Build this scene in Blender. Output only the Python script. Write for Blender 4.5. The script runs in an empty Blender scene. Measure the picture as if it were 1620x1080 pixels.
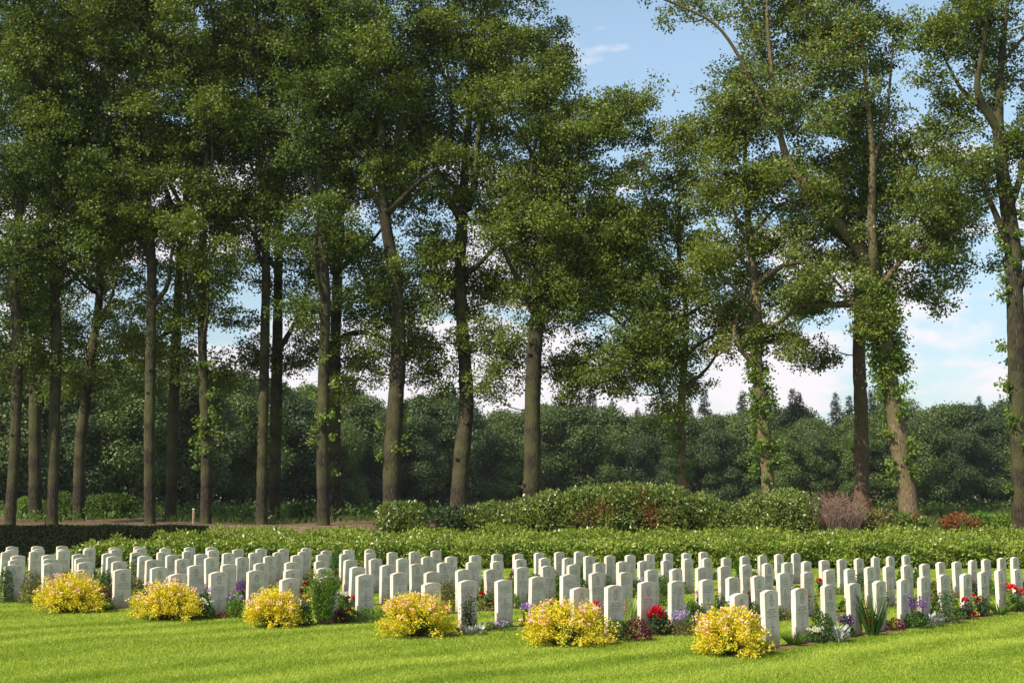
import bpy, math, random
import numpy as np
from mathutils import Vector
C = bpy.context.scene
COL = C.collection
rad = math.radians
# ---------------------------------------------------------------- camera
FPX, PITCH, HC = 2199.2, rad(6.923), 1.95
cam_d = bpy.data.cameras.new("camera"); cam = bpy.data.objects.new("camera", cam_d); COL.objects.link(cam)
cam.location = (0, 0, HC); cam.rotation_euler = (rad(90) + PITCH, 0, 0)
cam_d.sensor_width = 36; cam_d.lens = FPX / 1620 * 36; cam_d.clip_end = 4000; cam_d.clip_start = .1
C.camera = cam
# ---------------------------------------------------------------- sun and sky
SUN_AZ, SUN_EL = rad(223), rad(46)
sd = bpy.data.lights.new("sun", 'SUN'); sd.energy = 5.0; sd.angle = rad(.5); sd.color = (1, .90, .75)
so = bpy.data.objects.new("sun", sd); COL.objects.link(so)
sv = Vector((math.cos(SUN_AZ) * math.cos(SUN_EL), math.sin(SUN_AZ) * math.cos(SUN_EL), math.sin(SUN_EL)))
so.rotation_euler = sv.to_track_quat('Z', 'Y').to_euler(); so.location = (-20, -20, 40)
W = bpy.data.worlds.new("World"); C.world = W; W.use_nodes = True
nt = W.node_tree; nt.nodes.clear()
def N(tree, t, **k):
    n = tree.nodes.new(t)
    for a, b in k.items(): setattr(n, a, b)
    return n
def L(tree, a, b): tree.links.new(a, b)
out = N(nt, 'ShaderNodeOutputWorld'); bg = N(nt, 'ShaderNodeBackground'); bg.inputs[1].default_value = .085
sky = N(nt, 'ShaderNodeTexSky', sky_type='NISHITA', sun_disc=False, sun_elevation=SUN_EL,
        sun_rotation=math.atan2(sv.x, sv.y) % (2 * math.pi), air_density=1.0, dust_density=.8, ozone_density=1.4)
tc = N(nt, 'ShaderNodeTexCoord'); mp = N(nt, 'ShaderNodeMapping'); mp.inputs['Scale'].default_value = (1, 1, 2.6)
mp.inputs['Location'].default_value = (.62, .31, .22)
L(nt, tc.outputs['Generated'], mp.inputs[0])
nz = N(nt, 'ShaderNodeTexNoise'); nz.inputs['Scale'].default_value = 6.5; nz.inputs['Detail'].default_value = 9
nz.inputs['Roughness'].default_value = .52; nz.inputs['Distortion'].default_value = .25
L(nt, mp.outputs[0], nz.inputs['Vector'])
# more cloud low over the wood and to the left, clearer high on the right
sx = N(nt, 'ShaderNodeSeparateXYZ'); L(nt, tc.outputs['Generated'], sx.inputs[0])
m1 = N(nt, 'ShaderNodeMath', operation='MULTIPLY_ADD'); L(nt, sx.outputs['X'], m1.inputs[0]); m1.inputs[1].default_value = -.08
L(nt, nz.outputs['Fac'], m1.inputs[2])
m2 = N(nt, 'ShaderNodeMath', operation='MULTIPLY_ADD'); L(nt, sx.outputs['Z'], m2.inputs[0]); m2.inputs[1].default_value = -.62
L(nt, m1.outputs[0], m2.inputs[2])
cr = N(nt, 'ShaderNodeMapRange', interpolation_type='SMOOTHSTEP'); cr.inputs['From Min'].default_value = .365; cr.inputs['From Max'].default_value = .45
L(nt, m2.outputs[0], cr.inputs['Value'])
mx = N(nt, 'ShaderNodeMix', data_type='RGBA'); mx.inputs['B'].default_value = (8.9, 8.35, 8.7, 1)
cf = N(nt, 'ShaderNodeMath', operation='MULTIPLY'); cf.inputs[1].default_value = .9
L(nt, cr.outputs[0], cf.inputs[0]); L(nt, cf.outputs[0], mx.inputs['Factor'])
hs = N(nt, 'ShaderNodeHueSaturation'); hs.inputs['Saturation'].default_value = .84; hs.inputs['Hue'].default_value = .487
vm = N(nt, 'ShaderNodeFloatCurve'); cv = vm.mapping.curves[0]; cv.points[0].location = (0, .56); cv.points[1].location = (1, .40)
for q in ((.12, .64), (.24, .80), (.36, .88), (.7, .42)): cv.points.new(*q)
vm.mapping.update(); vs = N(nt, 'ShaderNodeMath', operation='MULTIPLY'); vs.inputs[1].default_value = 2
L(nt, sx.outputs['Z'], vm.inputs['Value']); L(nt, vm.outputs[0], vs.inputs[0]); L(nt, vs.outputs[0], hs.inputs['Value'])   # sky brightness scaled by elevation, dimmed overhead to cut ambient light on stones
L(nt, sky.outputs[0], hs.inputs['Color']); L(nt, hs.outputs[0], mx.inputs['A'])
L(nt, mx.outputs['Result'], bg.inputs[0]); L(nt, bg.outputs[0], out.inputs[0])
C.view_settings.view_transform = 'Standard'; C.view_settings.look = 'None'; C.view_settings.gamma = 1
C.view_settings.exposure = .45
C.render.engine = 'CYCLES'
C.cycles.max_bounces = 6; C.cycles.diffuse_bounces = 3; C.cycles.glossy_bounces = 2; C.cycles.transmission_bounces = 3
C.cycles.caustics_reflective = False; C.cycles.caustics_refractive = False

HAZE = .00013
R = np.random.RandomState
# ---------------------------------------------------------------- helpers
def smooth(a, b, v):
    t = np.clip((v - a) / (b - a), 0, 1); return t * t * (3 - 2 * t)
def gz(x, y):
    """height of the ground"""
    x = np.asarray(x, float); y = np.asarray(y, float)
    z = 1.36 * smooth(50.5, 55.8, y) + .28 * smooth(55, 68, y) + np.clip(y - 70, 0, 130) * .0058 + np.clip(y - 200, 0, 400) * .012
    z = z + .05 * np.sin(x * .7 + y * .31) * smooth(50, 55, y) + .02 * np.sin(x * .23 + 1) * np.sin(y * .19) * smooth(10, 14, y)
    return z
def at(px, py, Y):
    """the point seen at pixel (px,py) of the 1620x1080 photo standing at depth Y"""
    c, s = math.cos(PITCH), math.sin(PITCH)
    a = (px - 810) / FPX; b = (540 - py) / FPX
    dy = c - b * s; dz = s + b * c
    return np.array([a * Y / dy, Y, HC + dz * Y / dy])
def on_ground(px, py):
    """the lawn point (z=0) seen at a pixel"""
    c, s = math.cos(PITCH), math.sin(PITCH)
    b = (540 - py) / FPX; dy = c - b * s; dz = s + b * c
    Y = -HC / dz * dy
    return np.array([(px - 810) / FPX * Y / dy, Y, 0])
def mesh_obj(name, verts, faces_flat, loop_tot, mats, parent=None, smooth_=False, mat_idx=None):
    me = bpy.data.meshes.new(name)
    nv = len(verts); nf = len(loop_tot)
    me.vertices.add(nv); me.vertices.foreach_set('co', np.asarray(verts, np.float32).ravel())
    me.loops.add(len(faces_flat)); me.loops.foreach_set('vertex_index', np.asarray(faces_flat, np.int32))
    me.polygons.add(nf); st = np.concatenate([[0], np.cumsum(loop_tot)[:-1]]).astype(np.int32)
    me.polygons.foreach_set('loop_start', st); me.polygons.foreach_set('loop_total', np.asarray(loop_tot, np.int32))
    if mat_idx is not None: me.polygons.foreach_set('material_index', np.asarray(mat_idx, np.int32))
    for m in (mats if isinstance(mats, (list, tuple)) else [mats]): me.materials.append(m)
    me.update(calc_edges=True)
    me.polygons.foreach_set('use_smooth', np.full(nf, bool(smooth_)))
    o = bpy.data.objects.new(name, me); COL.objects.link(o)
    if parent is not None: o.parent = parent
    return o
class Geo:
    """collects polygons with a material slot for ONE mesh object"""
    def __init__(s): s.v = []; s.f = []; s.n = 0; s.lt = []; s.mi = []
    def add(s, verts, faces, mi=0):
        verts = np.asarray(verts, float).reshape(-1, 3); s.v.append(verts)
        for f in faces: s.f.append(np.asarray(f) + s.n); s.lt.append([len(f)]); s.mi.append([mi])
        s.n += len(verts)
    def arr(s, verts, faces, mi=0):
        verts = np.asarray(verts, float).reshape(-1, 3); faces = np.asarray(faces)
        s.v.append(verts); s.f.append((faces + s.n).ravel()); s.lt.append(np.full(len(faces), faces.shape[1])); s.mi.append(np.full(len(faces), mi))
        s.n += len(verts)
    def obj(s, name, mats, parent=None, sm=False):
        return mesh_obj(name, np.concatenate(s.v), np.concatenate(s.f), np.concatenate(s.lt), mats, parent, sm, np.concatenate(s.mi))
    def tube(s, pts, rads, k=6, mi=0, cap=True):
        pts = np.asarray(pts, float); n = len(pts)
        if n < 2: return
        d = np.gradient(pts, axis=0); d /= np.linalg.norm(d, axis=1)[:, None] + 1e-9
        ref = np.array([1., 0, 0]) if abs(d[0][0]) < .8 else np.array([0, 1., 0])
        u = ref - d * (d @ ref)[:, None]; u /= np.linalg.norm(u, axis=1)[:, None] + 1e-9
        w = np.cross(d, u); a = np.arange(k) * 2 * math.pi / k
        ring = np.cos(a)[None, :, None] * u[:, None] + np.sin(a)[None, :, None] * w[:, None]
        V = pts[:, None] + ring * np.asarray(rads)[:, None, None]
        i = np.arange(n - 1)[:, None] * k; j = np.arange(k)[None]; j2 = (j + 1) % k
        F = np.stack([i + j, i + j2, i + k + j2, i + k + j], -1).reshape(-1, 4)
        s.arr(V, F, mi)
    def leaves(s, c, dirs, nrm, ln, wd, mi=0, fold=0.0):
        """rhombic leaves: c base points, dirs, normals, lengths, widths"""
        n = len(c); d = dirs / (np.linalg.norm(dirs, axis=1)[:, None] + 1e-9)
        sd_ = np.cross(d, nrm); sd_ /= np.linalg.norm(sd_, axis=1)[:, None] + 1e-9
        up = np.cross(sd_, d)
        ln = np.broadcast_to(ln, (n,))[:, None]; wd = np.broadcast_to(wd, (n,))[:, None]
        V = np.stack([c, c + d * ln * .55 + sd_ * wd * .5 + up * fold * wd, c + d * ln, c + d * ln * .55 - sd_ * wd * .5 + up * fold * wd], 1)
        s.arr(V, np.arange(n * 4).reshape(n, 4), mi)
    def blades(s, c, dirs, ln, wd, rnd, bend=.35, seg=3, mi=0):
        """long arching blades"""
        n = len(c); d = dirs / np.linalg.norm(dirs, axis=1)[:, None]
        sd_ = np.cross(d, rnd.normal(size=(n, 3))); sd_ /= np.linalg.norm(sd_, axis=1)[:, None]
        out_ = np.array(d); out_[:, 2] = 0; out_ /= np.linalg.norm(out_, axis=1)[:, None] + 1e-6
        ln = np.broadcast_to(ln, (n,))[:, None]; wd = np.broadcast_to(wd, (n,))[:, None]
        V = []
        for k in range(seg + 1):
            t = k / seg; p = c + d * ln * t + out_ * ln * bend * t * t - np.array([0, 0, 1]) * ln * bend * .6 * t ** 3
            w = wd * (1 - t ** 2) * .5 + .0008
            V += [p - sd_ * w, p + sd_ * w]
        V = np.stack(V, 1); m = 2 * (seg + 1)
        F = np.concatenate([np.arange(n)[:, None] * m + np.array([2 * k, 2 * k + 1, 2 * k + 3, 2 * k + 2])[None] for k in range(seg)])
        s.arr(V, F, mi)
    def box(s, cx, cy, cz, sx_, sy_, sz_, mi=0):
        v = [(cx + a * sx_ / 2, cy + b * sy_ / 2, cz + c_ * sz_ / 2) for a in (-1, 1) for b in (-1, 1) for c_ in (-1, 1)]
        s.add(v, [(0, 1, 3, 2), (4, 6, 7, 5), (0, 4, 5, 1), (2, 3, 7, 6), (0, 2, 6, 4), (1, 5, 7, 3)], mi)
def unit(v): return v / (np.linalg.norm(v, axis=-1, keepdims=True) + 1e-9)
def ball(rnd, n):
    v = rnd.normal(size=(n, 3)); return unit(v) * rnd.rand(n, 1) ** (1 / 3)
def empty(name, loc, rz=0):
    o = bpy.data.objects.new(name, None); COL.objects.link(o); o.location = loc; o.rotation_euler = (0, 0, rz); o.empty_display_size = .2
    return o
def tag(o, label=None, cat=None, group=None, kind=None):
    if label: o['label'] = label
    if cat: o['category'] = cat
    if group: o['group'] = group
    if kind: o['kind'] = kind
    return o
# ---------------------------------------------------------------- materials
def mat_base(name):
    m = bpy.data.materials.new(name); m.use_nodes = True; t = m.node_tree; t.nodes.clear()
    o = N(t, 'ShaderNodeOutputMaterial'); p = N(t, 'ShaderNodeBsdfPrincipled'); L(t, p.outputs[0], o.inputs[0])
    return m, t, o, p
def ramp(t, fac, stops):
    r = N(t, 'ShaderNodeValToRGB'); e = r.color_ramp.elements
    while len(e) < len(stops): e.new(.5)
    for k, (p, c) in enumerate(stops): e[k].position = p; e[k].color = (*c, 1)
    L(t, fac, r.inputs[0]); return r.outputs[0]
def leaf_mat(name, stops, trans=.35, tcol=None, rough=.5, spec=.35, nscale=.6, nmix=.5):
    m, t, o, p = mat_base(name)
    g = N(t, 'ShaderNodeNewGeometry'); tc_ = N(t, 'ShaderNodeTexCoord')
    n = N(t, 'ShaderNodeTexNoise'); n.inputs['Scale'].default_value = nscale; n.inputs['Detail'].default_value = 3
    L(t, tc_.outputs['Object'], n.inputs['Vector'])
    mr = N(t, 'ShaderNodeMapRange'); mr.inputs['From Min'].default_value = .3; mr.inputs['From Max'].default_value = .7; L(t, n.outputs[0], mr.inputs[0])
    mm = N(t, 'ShaderNodeMix', data_type='FLOAT'); mm.inputs['Factor'].default_value = nmix
    L(t, g.outputs['Random Per Island'], mm.inputs['A']); L(t, mr.outputs[0], mm.inputs['B'])
    c = ramp(t, mm.outputs['Result'], stops); L(t, c, p.inputs['Base Color'])
    p.inputs['Roughness'].default_value = rough; p.inputs['Specular IOR Level'].default_value = spec
    if trans:
        tr = N(t, 'ShaderNodeBsdfTranslucent'); ms = N(t, 'ShaderNodeMixShader'); ms.inputs[0].default_value = trans
        hsv = N(t, 'ShaderNodeHueSaturation'); hsv.inputs['Value'].default_value = 1.5; hsv.inputs['Saturation'].default_value = 1.1; hsv.inputs['Hue'].default_value = .49
        L(t, c, hsv.inputs['Color']); L(t, hsv.outputs[0], tr.inputs[0])
        L(t, p.outputs[0], ms.inputs[1]); L(t, tr.outputs[0], ms.inputs[2]); L(t, ms.outputs[0], o.inputs[0])
    return m
def plain(name, col, rough=.7, spec=.3, var=.25, scale=8):
    m, t, o, p = mat_base(name)
    tc_ = N(t, 'ShaderNodeTexCoord'); n = N(t, 'ShaderNodeTexNoise'); n.inputs['Scale'].default_value = scale; n.inputs['Detail'].default_value = 5
    L(t, tc_.outputs['Object'], n.inputs['Vector'])
    c = ramp(t, n.outputs[0], [(.3, tuple(x * (1 - var) for x in col)), (.7, tuple(min(1, x * (1 + var)) for x in col))])
    L(t, c, p.inputs['Base Color']); p.inputs['Roughness'].default_value = rough; p.inputs['Specular IOR Level'].default_value = spec
    return m
def ground_mat(name, stops, scale, bump=.4, stripes=None):
    m, t, o, p = mat_base(name); g = N(t, 'ShaderNodeNewGeometry')
    n = N(t, 'ShaderNodeTexNoise'); n.inputs['Scale'].default_value = scale; n.inputs['Detail'].default_value = 8; n.inputs['Roughness'].default_value = .65
    n2 = N(t, 'ShaderNodeTexNoise'); n2.inputs['Scale'].default_value = scale * .03; n2.inputs['Detail'].default_value = 3
    L(t, g.outputs['Position'], n.inputs['Vector']); L(t, g.outputs['Position'], n2.inputs['Vector'])
    mm = N(t, 'ShaderNodeMix', data_type='FLOAT'); mm.inputs['Factor'].default_value = .4; L(t, n.outputs[0], mm.inputs['A']); L(t, n2.outputs[0], mm.inputs['B'])
    c = ramp(t, mm.outputs['Result'], stops); L(t, c, p.inputs['Base Color']); p.inputs['Roughness'].default_value = .9; p.inputs['Specular IOR Level'].default_value = .15
    b = N(t, 'ShaderNodeBump'); b.inputs['Strength'].default_value = bump; b.inputs['Distance'].default_value = .03
    L(t, n.outputs[0], b.inputs['Height']); L(t, b.outputs[0], p.inputs['Normal'])
    return m
def bark_mat(name, a, b_):
    m, t, o, p = mat_base(name); tc_ = N(t, 'ShaderNodeTexCoord'); mp_ = N(t, 'ShaderNodeMapping'); mp_.inputs['Scale'].default_value = (14, 14, 2.2)
    L(t, tc_.outputs['Object'], mp_.inputs[0])
    n = N(t, 'ShaderNodeTexNoise'); n.inputs['Scale'].default_value = 1.6; n.inputs['Detail'].default_value = 9; n.inputs['Roughness'].default_value = .7
    v = N(t, 'ShaderNodeTexVoronoi', feature='DISTANCE_TO_EDGE'); v.inputs['Scale'].default_value = 1.3
    L(t, mp_.outputs[0], n.inputs['Vector']); L(t, mp_.outputs[0], v.inputs['Vector'])
    big = N(t, 'ShaderNodeTexNoise'); big.inputs['Scale'].default_value = 1.1; big.inputs['Detail'].default_value = 4; L(t, tc_.outputs['Object'], big.inputs['Vector'])
    mu = N(t, 'ShaderNodeMath', operation='MULTIPLY_ADD'); mu.inputs[1].default_value = .9; L(t, v.outputs[0], mu.inputs[0]); L(t, n.outputs[0], mu.inputs[2])
    c = ramp(t, mu.outputs[0], [(.35, tuple(x * .4 for x in a)), (.62, a), (.9, b_)])
    mm = N(t, 'ShaderNodeMix', data_type='RGBA'); mm.inputs['B'].default_value = (.10, .105, .04, 1)
    mr = N(t, 'ShaderNodeMapRange'); mr.inputs['From Min'].default_value = .42; mr.inputs['From Max'].default_value = .62; mr.inputs['To Max'].default_value = .65
    L(t, big.outputs[0], mr.inputs[0]); L(t, mr.outputs[0], mm.inputs['Factor']); L(t, c, mm.inputs['A'])
    L(t, mm.outputs['Result'], p.inputs['Base Color']); p.inputs['Roughness'].default_value = .9; p.inputs['Specular IOR Level'].default_value = .15
    b = N(t, 'ShaderNodeBump'); b.inputs['Strength'].default_value = .9; b.inputs['Distance'].default_value = .05
    L(t, mu.outputs[0], b.inputs['Height']); L(t, b.outputs[0], p.inputs['Normal'])
    return m
def stone_mat():
    m, t, o, p = mat_base('portland_stone'); tc_ = N(t, 'ShaderNodeTexCoord'); oi = N(t, 'ShaderNodeObjectInfo')
    ad = N(t, 'ShaderNodeVectorMath', operation='ADD'); L(t, tc_.outputs['Object'], ad.inputs[0])
    sc = N(t, 'ShaderNodeVectorMath', operation='SCALE'); sc.inputs[0].default_value = (37, 19, 7); L(t, oi.outputs['Random'], sc.inputs['Scale']); L(t, sc.outputs[0], ad.inputs[1])
    n = N(t, 'ShaderNodeTexNoise'); n.inputs['Scale'].default_value = 5; n.inputs['Detail'].default_value = 8; n.inputs['Roughness'].default_value = .6
    L(t, ad.outputs[0], n.inputs['Vector'])
    c = ramp(t, n.outputs[0], [(.3, (.60, .50, .395)), (.5, (.77, .665, .545)), (.7, (.86, .76, .64))])
    s = N(t, 'ShaderNodeSeparateXYZ'); L(t, tc_.outputs['Object'], s.inputs[0])
    # rain-splash staining near the soil
    n2 = N(t, 'ShaderNodeTexNoise'); n2.inputs['Scale'].default_value = 9; n2.inputs['Detail'].default_value = 6; L(t, ad.outputs[0], n2.inputs['Vector'])
    a = N(t, 'ShaderNodeMath', operation='MULTIPLY_ADD'); a.inputs[1].default_value = -.35; L(t, n2.outputs[0], a.inputs[0]); L(t, s.outputs['Z'], a.inputs[2])
    mr = N(t, 'ShaderNodeMapRange'); mr.inputs['From Min'].default_value = .12; mr.inputs['From Max'].default_value = -.13; mr.inputs['To Min'].default_value = 0; mr.inputs['To Max'].default_value = .75
    L(t, a.outputs[0], mr.inputs[0])
    mm = N(t, 'ShaderNodeMix', data_type='RGBA'); mm.inputs['B'].default_value = (.36, .25, .15, 1); L(t, mr.outputs[0], mm.inputs['Factor']); L(t, c, mm.inputs['A'])
    tint = N(t, 'ShaderNodeHueSaturation'); v = N(t, 'ShaderNodeMapRange'); v.inputs['To Min'].default_value = .9; v.inputs['To Max'].default_value = 1.06
    L(t, oi.outputs['Random'], v.inputs[0]); L(t, v.outputs[0], tint.inputs['Value']); L(t, mm.outputs['Result'], tint.inputs['Color'])
    L(t, tint.outputs[0], p.inputs['Base Color']); p.inputs['Roughness'].default_value = .85; p.inputs['Specular IOR Level'].default_value = .2
    b = N(t, 'ShaderNodeBump'); b.inputs['Strength'].default_value = .15; b.inputs['Distance'].default_value = .01; L(t, n2.outputs[0], b.inputs['Height']); L(t, b.outputs[0], p.inputs['Normal'])
    return m
G = lambda *c: c
M = {}
M['oak'] = leaf_mat('oak_leaves', [(.1, G(0.062, 0.095, 0.012)), (.5, G(0.118, 0.167, 0.022)), (.9, G(0.190, 0.239, 0.036))], .3)
M['oak2'] = leaf_mat('oak_leaves_bluish', [(.1, G(0.046, 0.079, 0.012)), (.5, G(0.087, 0.137, 0.022)), (.9, G(0.142, 0.197, 0.034))], .3)
M['oaky'] = leaf_mat('oak_leaves_yellowish', [(.05, G(0.078, 0.120, 0.016)), (.5, G(0.156, 0.204, 0.029)), (.9, G(0.234, 0.267, 0.046)), (.985, G(0.416, 0.239, 0.039))], .38, nmix=.3)
M['chestnut'] = leaf_mat('oak_leaves_mixed', [(.05, G(0.074, 0.113, 0.024)), (.5, G(0.135, 0.187, 0.035)), (.92, G(0.209, 0.255, 0.054)), (.98, G(0.486, 0.263, 0.054))], .3, nmix=.25)
M['far'] = leaf_mat('wood_leaves', [(.1, G(0.042, 0.071, 0.017)), (.5, G(0.072, 0.111, 0.026)), (.9, G(0.102, 0.147, 0.033))], .2, nscale=.35)
M['far3'] = leaf_mat('wood_leaves_deep', [(.1, G(0.030, 0.055, 0.017)), (.5, G(0.049, 0.083, 0.026)), (.9, G(0.072, 0.111, 0.034))], .2, nscale=.35)
M['far2'] = leaf_mat('wood_leaves_light', [(.1, G(0.059, 0.098, 0.019)), (.5, G(0.093, 0.142, 0.029)), (.9, G(0.130, 0.180, 0.041))], .25, nscale=.35)
M['fir'] = leaf_mat('fir_needles', [(.1, G(.016, .032, .018)), (.9, G(.035, .058, .03))], .05, nscale=.35)
M['ivy'] = leaf_mat('shoot_leaves', [(.1, G(0.070, 0.140, 0.019)), (.6, G(0.155, 0.239, 0.038)), (.95, G(0.267, 0.281, 0.052))], .35)
M['hedge'] = leaf_mat('hedge_leaves', [(.1, G(0.105, 0.170, 0.019)), (.5, G(0.194, 0.273, 0.031)), (.9, G(0.324, 0.386, 0.063))], .25, rough=.35, spec=.5, nscale=.8)
M['rhodo'] = leaf_mat('rhododendron_leaves', [(.1, G(0.062, 0.106, 0.020)), (.5, G(0.125, 0.181, 0.031)), (.9, G(0.237, 0.275, 0.056))], .2, rough=.35, spec=.5, nscale=1.2)
M['trimmed'] = leaf_mat('trimmed_hedge_leaves', [(.1, G(.006, .013, .004)), (.9, G(.015, .028, .008))], .05, rough=.8, spec=.1)  # very dark leaf colour, even over the whole clipped hedge
M['rust'] = leaf_mat('rusty_leaves', [(.1, G(.10, .03, .012)), (.9, G(.30, .09, .03))], .25)
M['fern'] = leaf_mat('bracken', [(.1, G(.035, .075, .012)), (.6, G(.075, .135, .02)), (.95, G(.14, .19, .035))], .35)
M['meadowgrass'] = leaf_mat('tall_grass', [(.1, G(.06, .10, .02)), (.6, G(.12, .165, .035)), (.95, G(.22, .22, .07))], .3)
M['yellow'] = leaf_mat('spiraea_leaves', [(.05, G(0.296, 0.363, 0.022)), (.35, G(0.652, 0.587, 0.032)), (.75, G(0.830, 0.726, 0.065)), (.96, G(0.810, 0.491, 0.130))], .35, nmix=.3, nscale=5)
M['pinkfl'] = leaf_mat('pink_flowers', [(.1, G(.78, .36, .36)), (.9, G(.92, .62, .60))], .2)
M['grass'] = leaf_mat('grass_blades', [(.1, G(0.214, 0.304, 0.024)), (.5, G(0.337, 0.438, 0.043)), (.9, G(0.521, 0.590, 0.098))], .3, nscale=.5, nmix=.3, rough=.6)
M['grassd'] = leaf_mat('grass_blades_shaded', [(.1, G(0.138, 0.227, 0.016)), (.5, G(0.224, 0.332, 0.028)), (.9, G(0.361, 0.454, 0.061))], .3, nscale=.5, nmix=.3, rough=.6)  # shade of blades leaning the other way put into their colour
M['green'] = leaf_mat('plant_leaves', [(.1, G(.03, .08, .015)), (.5, G(.06, .13, .025)), (.9, G(.12, .20, .04))], .3)
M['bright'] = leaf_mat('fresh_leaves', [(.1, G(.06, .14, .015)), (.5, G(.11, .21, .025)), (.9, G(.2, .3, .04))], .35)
M['olive'] = leaf_mat('olive_leaves', [(.1, G(.09, .10, .03)), (.5, G(.17, .17, .05)), (.9, G(.3, .24, .08))], .3)
M['dark'] = leaf_mat('dark_leaves', [(.1, G(.02, .045, .012)), (.9, G(.06, .09, .025))], .2)
M['pale'] = leaf_mat('variegated_leaves', [(.1, G(.28, .40, .10)), (.9, G(.62, .66, .30))], .35)
M['silver'] = leaf_mat('silver_leaves', [(.1, G(0.288, 0.317, 0.274)), (.9, G(0.518, 0.533, 0.475))], .1, rough=.8)
M['maroon'] = leaf_mat('maroon_leaves', [(.1, G(.06, .012, .014)), (.9, G(.20, .05, .045))], .2)
M['red'] = leaf_mat('red_petals', [(.1, G(.45, .004, .012)), (.9, G(.80, .02, .03))], .2, rough=.6)
M['white'] = leaf_mat('white_petals', [(.1, G(.62, .60, .48)), (.9, G(.85, .84, .72))], .2)
M['purple'] = leaf_mat('purple_petals', [(.1, G(.10, .035, .20)), (.9, G(.26, .13, .38))], .2)
M['lilac'] = leaf_mat('lilac_petals', [(.1, G(.36, .25, .55)), (.9, G(.60, .45, .78))], .2)
M['mauve'] = leaf_mat('mauve_plumes', [(.1, G(.28, .12, .14)), (.9, G(.48, .28, .30))], .2)
M['yel'] = leaf_mat('yellow_petals', [(.1, G(.75, .45, .03)), (.9, G(.85, .65, .1))], .2)
M['stem'] = plain('stems', (.10, .09, .04)); M['twig'] = plain('grey_twigs', (.34, .24, .19))
M['bark'] = bark_mat('oak_bark', (.042, .035, .024), (.092, .076, .052)); M['bark2'] = bark_mat('pale_sunlit_bark', (.17, .125, .075), (.30, .22, .13))  # bark2 also carries sunlight on the lit right-hand trunks in its colour
M['bark3'] = bark_mat('reddish_bark', (.14, .095, .062), (.24, .165, .11)); M['core'] = plain('hedge_core_and_stems', (.022, .026, .010))
M['stone'] = stone_mat(); M['carve'] = plain('carved_emblem', (.34, .29, .225), .9, .1, .15); M['letters'] = plain('carved_letters', (.50, .425, .335), .9, .1, .15)
M['soil'] = ground_mat('bed_soil', [(.3, G(.10, .055, .03)), (.5, G(.17, .10, .06)), (.7, G(.26, .16, .10))], 14, .8)
M['lawn'] = ground_mat('lawn_turf', [(.3, G(.06, .115, .006)), (.5, G(.10, .175, .010)), (.7, G(.15, .235, .016))], 22, .6)
M['litter'] = ground_mat('leaf_litter', [(.3, G(.05, .032, .018)), (.5, G(.13, .085, .05)), (.62, G(.24, .17, .11)), (.75, G(.07, .09, .02))], 5, .8)
M['meadow'] = ground_mat('meadow_ground', [(.3, G(.06, .10, .02)), (.5, G(.10, .15, .03)), (.7, G(.17, .20, .06))], 1.5, .5)
M['wood'] = plain('post_wood', (.30, .20, .13))

# ---------------------------------------------------------------- ground
def sheet(name, xs, ys, mat):
    X, Y = np.meshgrid(xs, ys); Z = gz(X, Y); nx, ny = len(xs), len(ys)
    V = np.stack([X, Y, Z], -1).reshape(-1, 3); i = np.arange(ny - 1)[:, None] * nx + np.arange(nx - 1)[None]
    F = np.stack([i, i + 1, i + nx + 1, i + nx], -1).reshape(-1, 4)
    return tag(mesh_obj(name, V, F.ravel(), np.full(len(F), 4), mat, None, True), kind='structure')
ys_l = np.linspace(-30, 49.5, 60)
wide = np.concatenate([[-1500, -600, -250, -120], np.linspace(-70, 70, 141), [120, 250, 600, 1500]])
sheet('lawn', wide, ys_l, M['lawn'])
sheet('woodland_floor', wide, np.linspace(49.5, 70, 42), M['litter'])
sheet('meadow', wide, np.concatenate([np.linspace(70, 210, 60), [260, 350, 600, 1200, 3000]]), M['meadow'])

# ---------------------------------------------------------------- headstones
TH, SP = rad(50.046), .88352
ROW = np.array([math.cos(TH), math.sin(TH)]); PER = np.array([-math.sin(TH), math.cos(TH)])
ROWS = [((3.15, 19.63), 0, 13), ((.99, 21.01), 0, 21), ((-1.28, 22.37), 0, 21), ((-3.78, 23.94), 0, 21), ((-6.03, 25.53), 0, 21),
        ((-8.33, 27.38), 0, 19), ((-10.67, 30.11), 0, 16), ((-11.58, 32.9), 0, 14), ((-12.59, 35.88), 0, 12), ((-14.08, 39.2), 0, 9),
        ((-14.4, 40.4), 0, 6), ((-14.9, 42.9), 0, 4)]
p = at(18, 869.3, 41.2); q_ = p[:2]; ROWS[10] = ((q_[0], 41.2), 0, 6)
p = at(19, 864.6, 44.2); ROWS[11] = ((p[0], 44.2), 0, 3)
WS, HS, TS = .385, .813, .076
def slab():
    g = Geo(); n = 14; prof = [(-WS / 2, -.25), (WS / 2, -.25)]
    for k in range(n + 1):
        a = WS / 2 - WS * k / n; prof.append((a, HS - .034 * (a / (WS / 2)) ** 2))
    prof = np.array(prof); m = len(prof); cx = prof.mean(0); b = .004
    ins = prof.copy(); ins[:, 0] *= 1 - b / (WS / 2); ins[2:, 1] -= b
    rings = [(ins, -TS / 2), (prof, -TS / 2 + b), (prof, TS / 2 - b), (ins, TS / 2)]
    V = np.concatenate([np.stack([r[:, 0], np.full(m, y), r[:, 1]], 1) for r, y in rings])
    F = []
    for k in range(3):
        for j in range(m): F.append((k * m + j, k * m + (j + 1) % m, (k + 1) * m + (j + 1) % m, (k + 1) * m + j))
    F.append(tuple(range(m))[::-1]); F.append(tuple(3 * m + j for j in range(m)))
    # flip to outward
    F = [f[::-1] for f in F]
    g.add(V, F); return g
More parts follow.
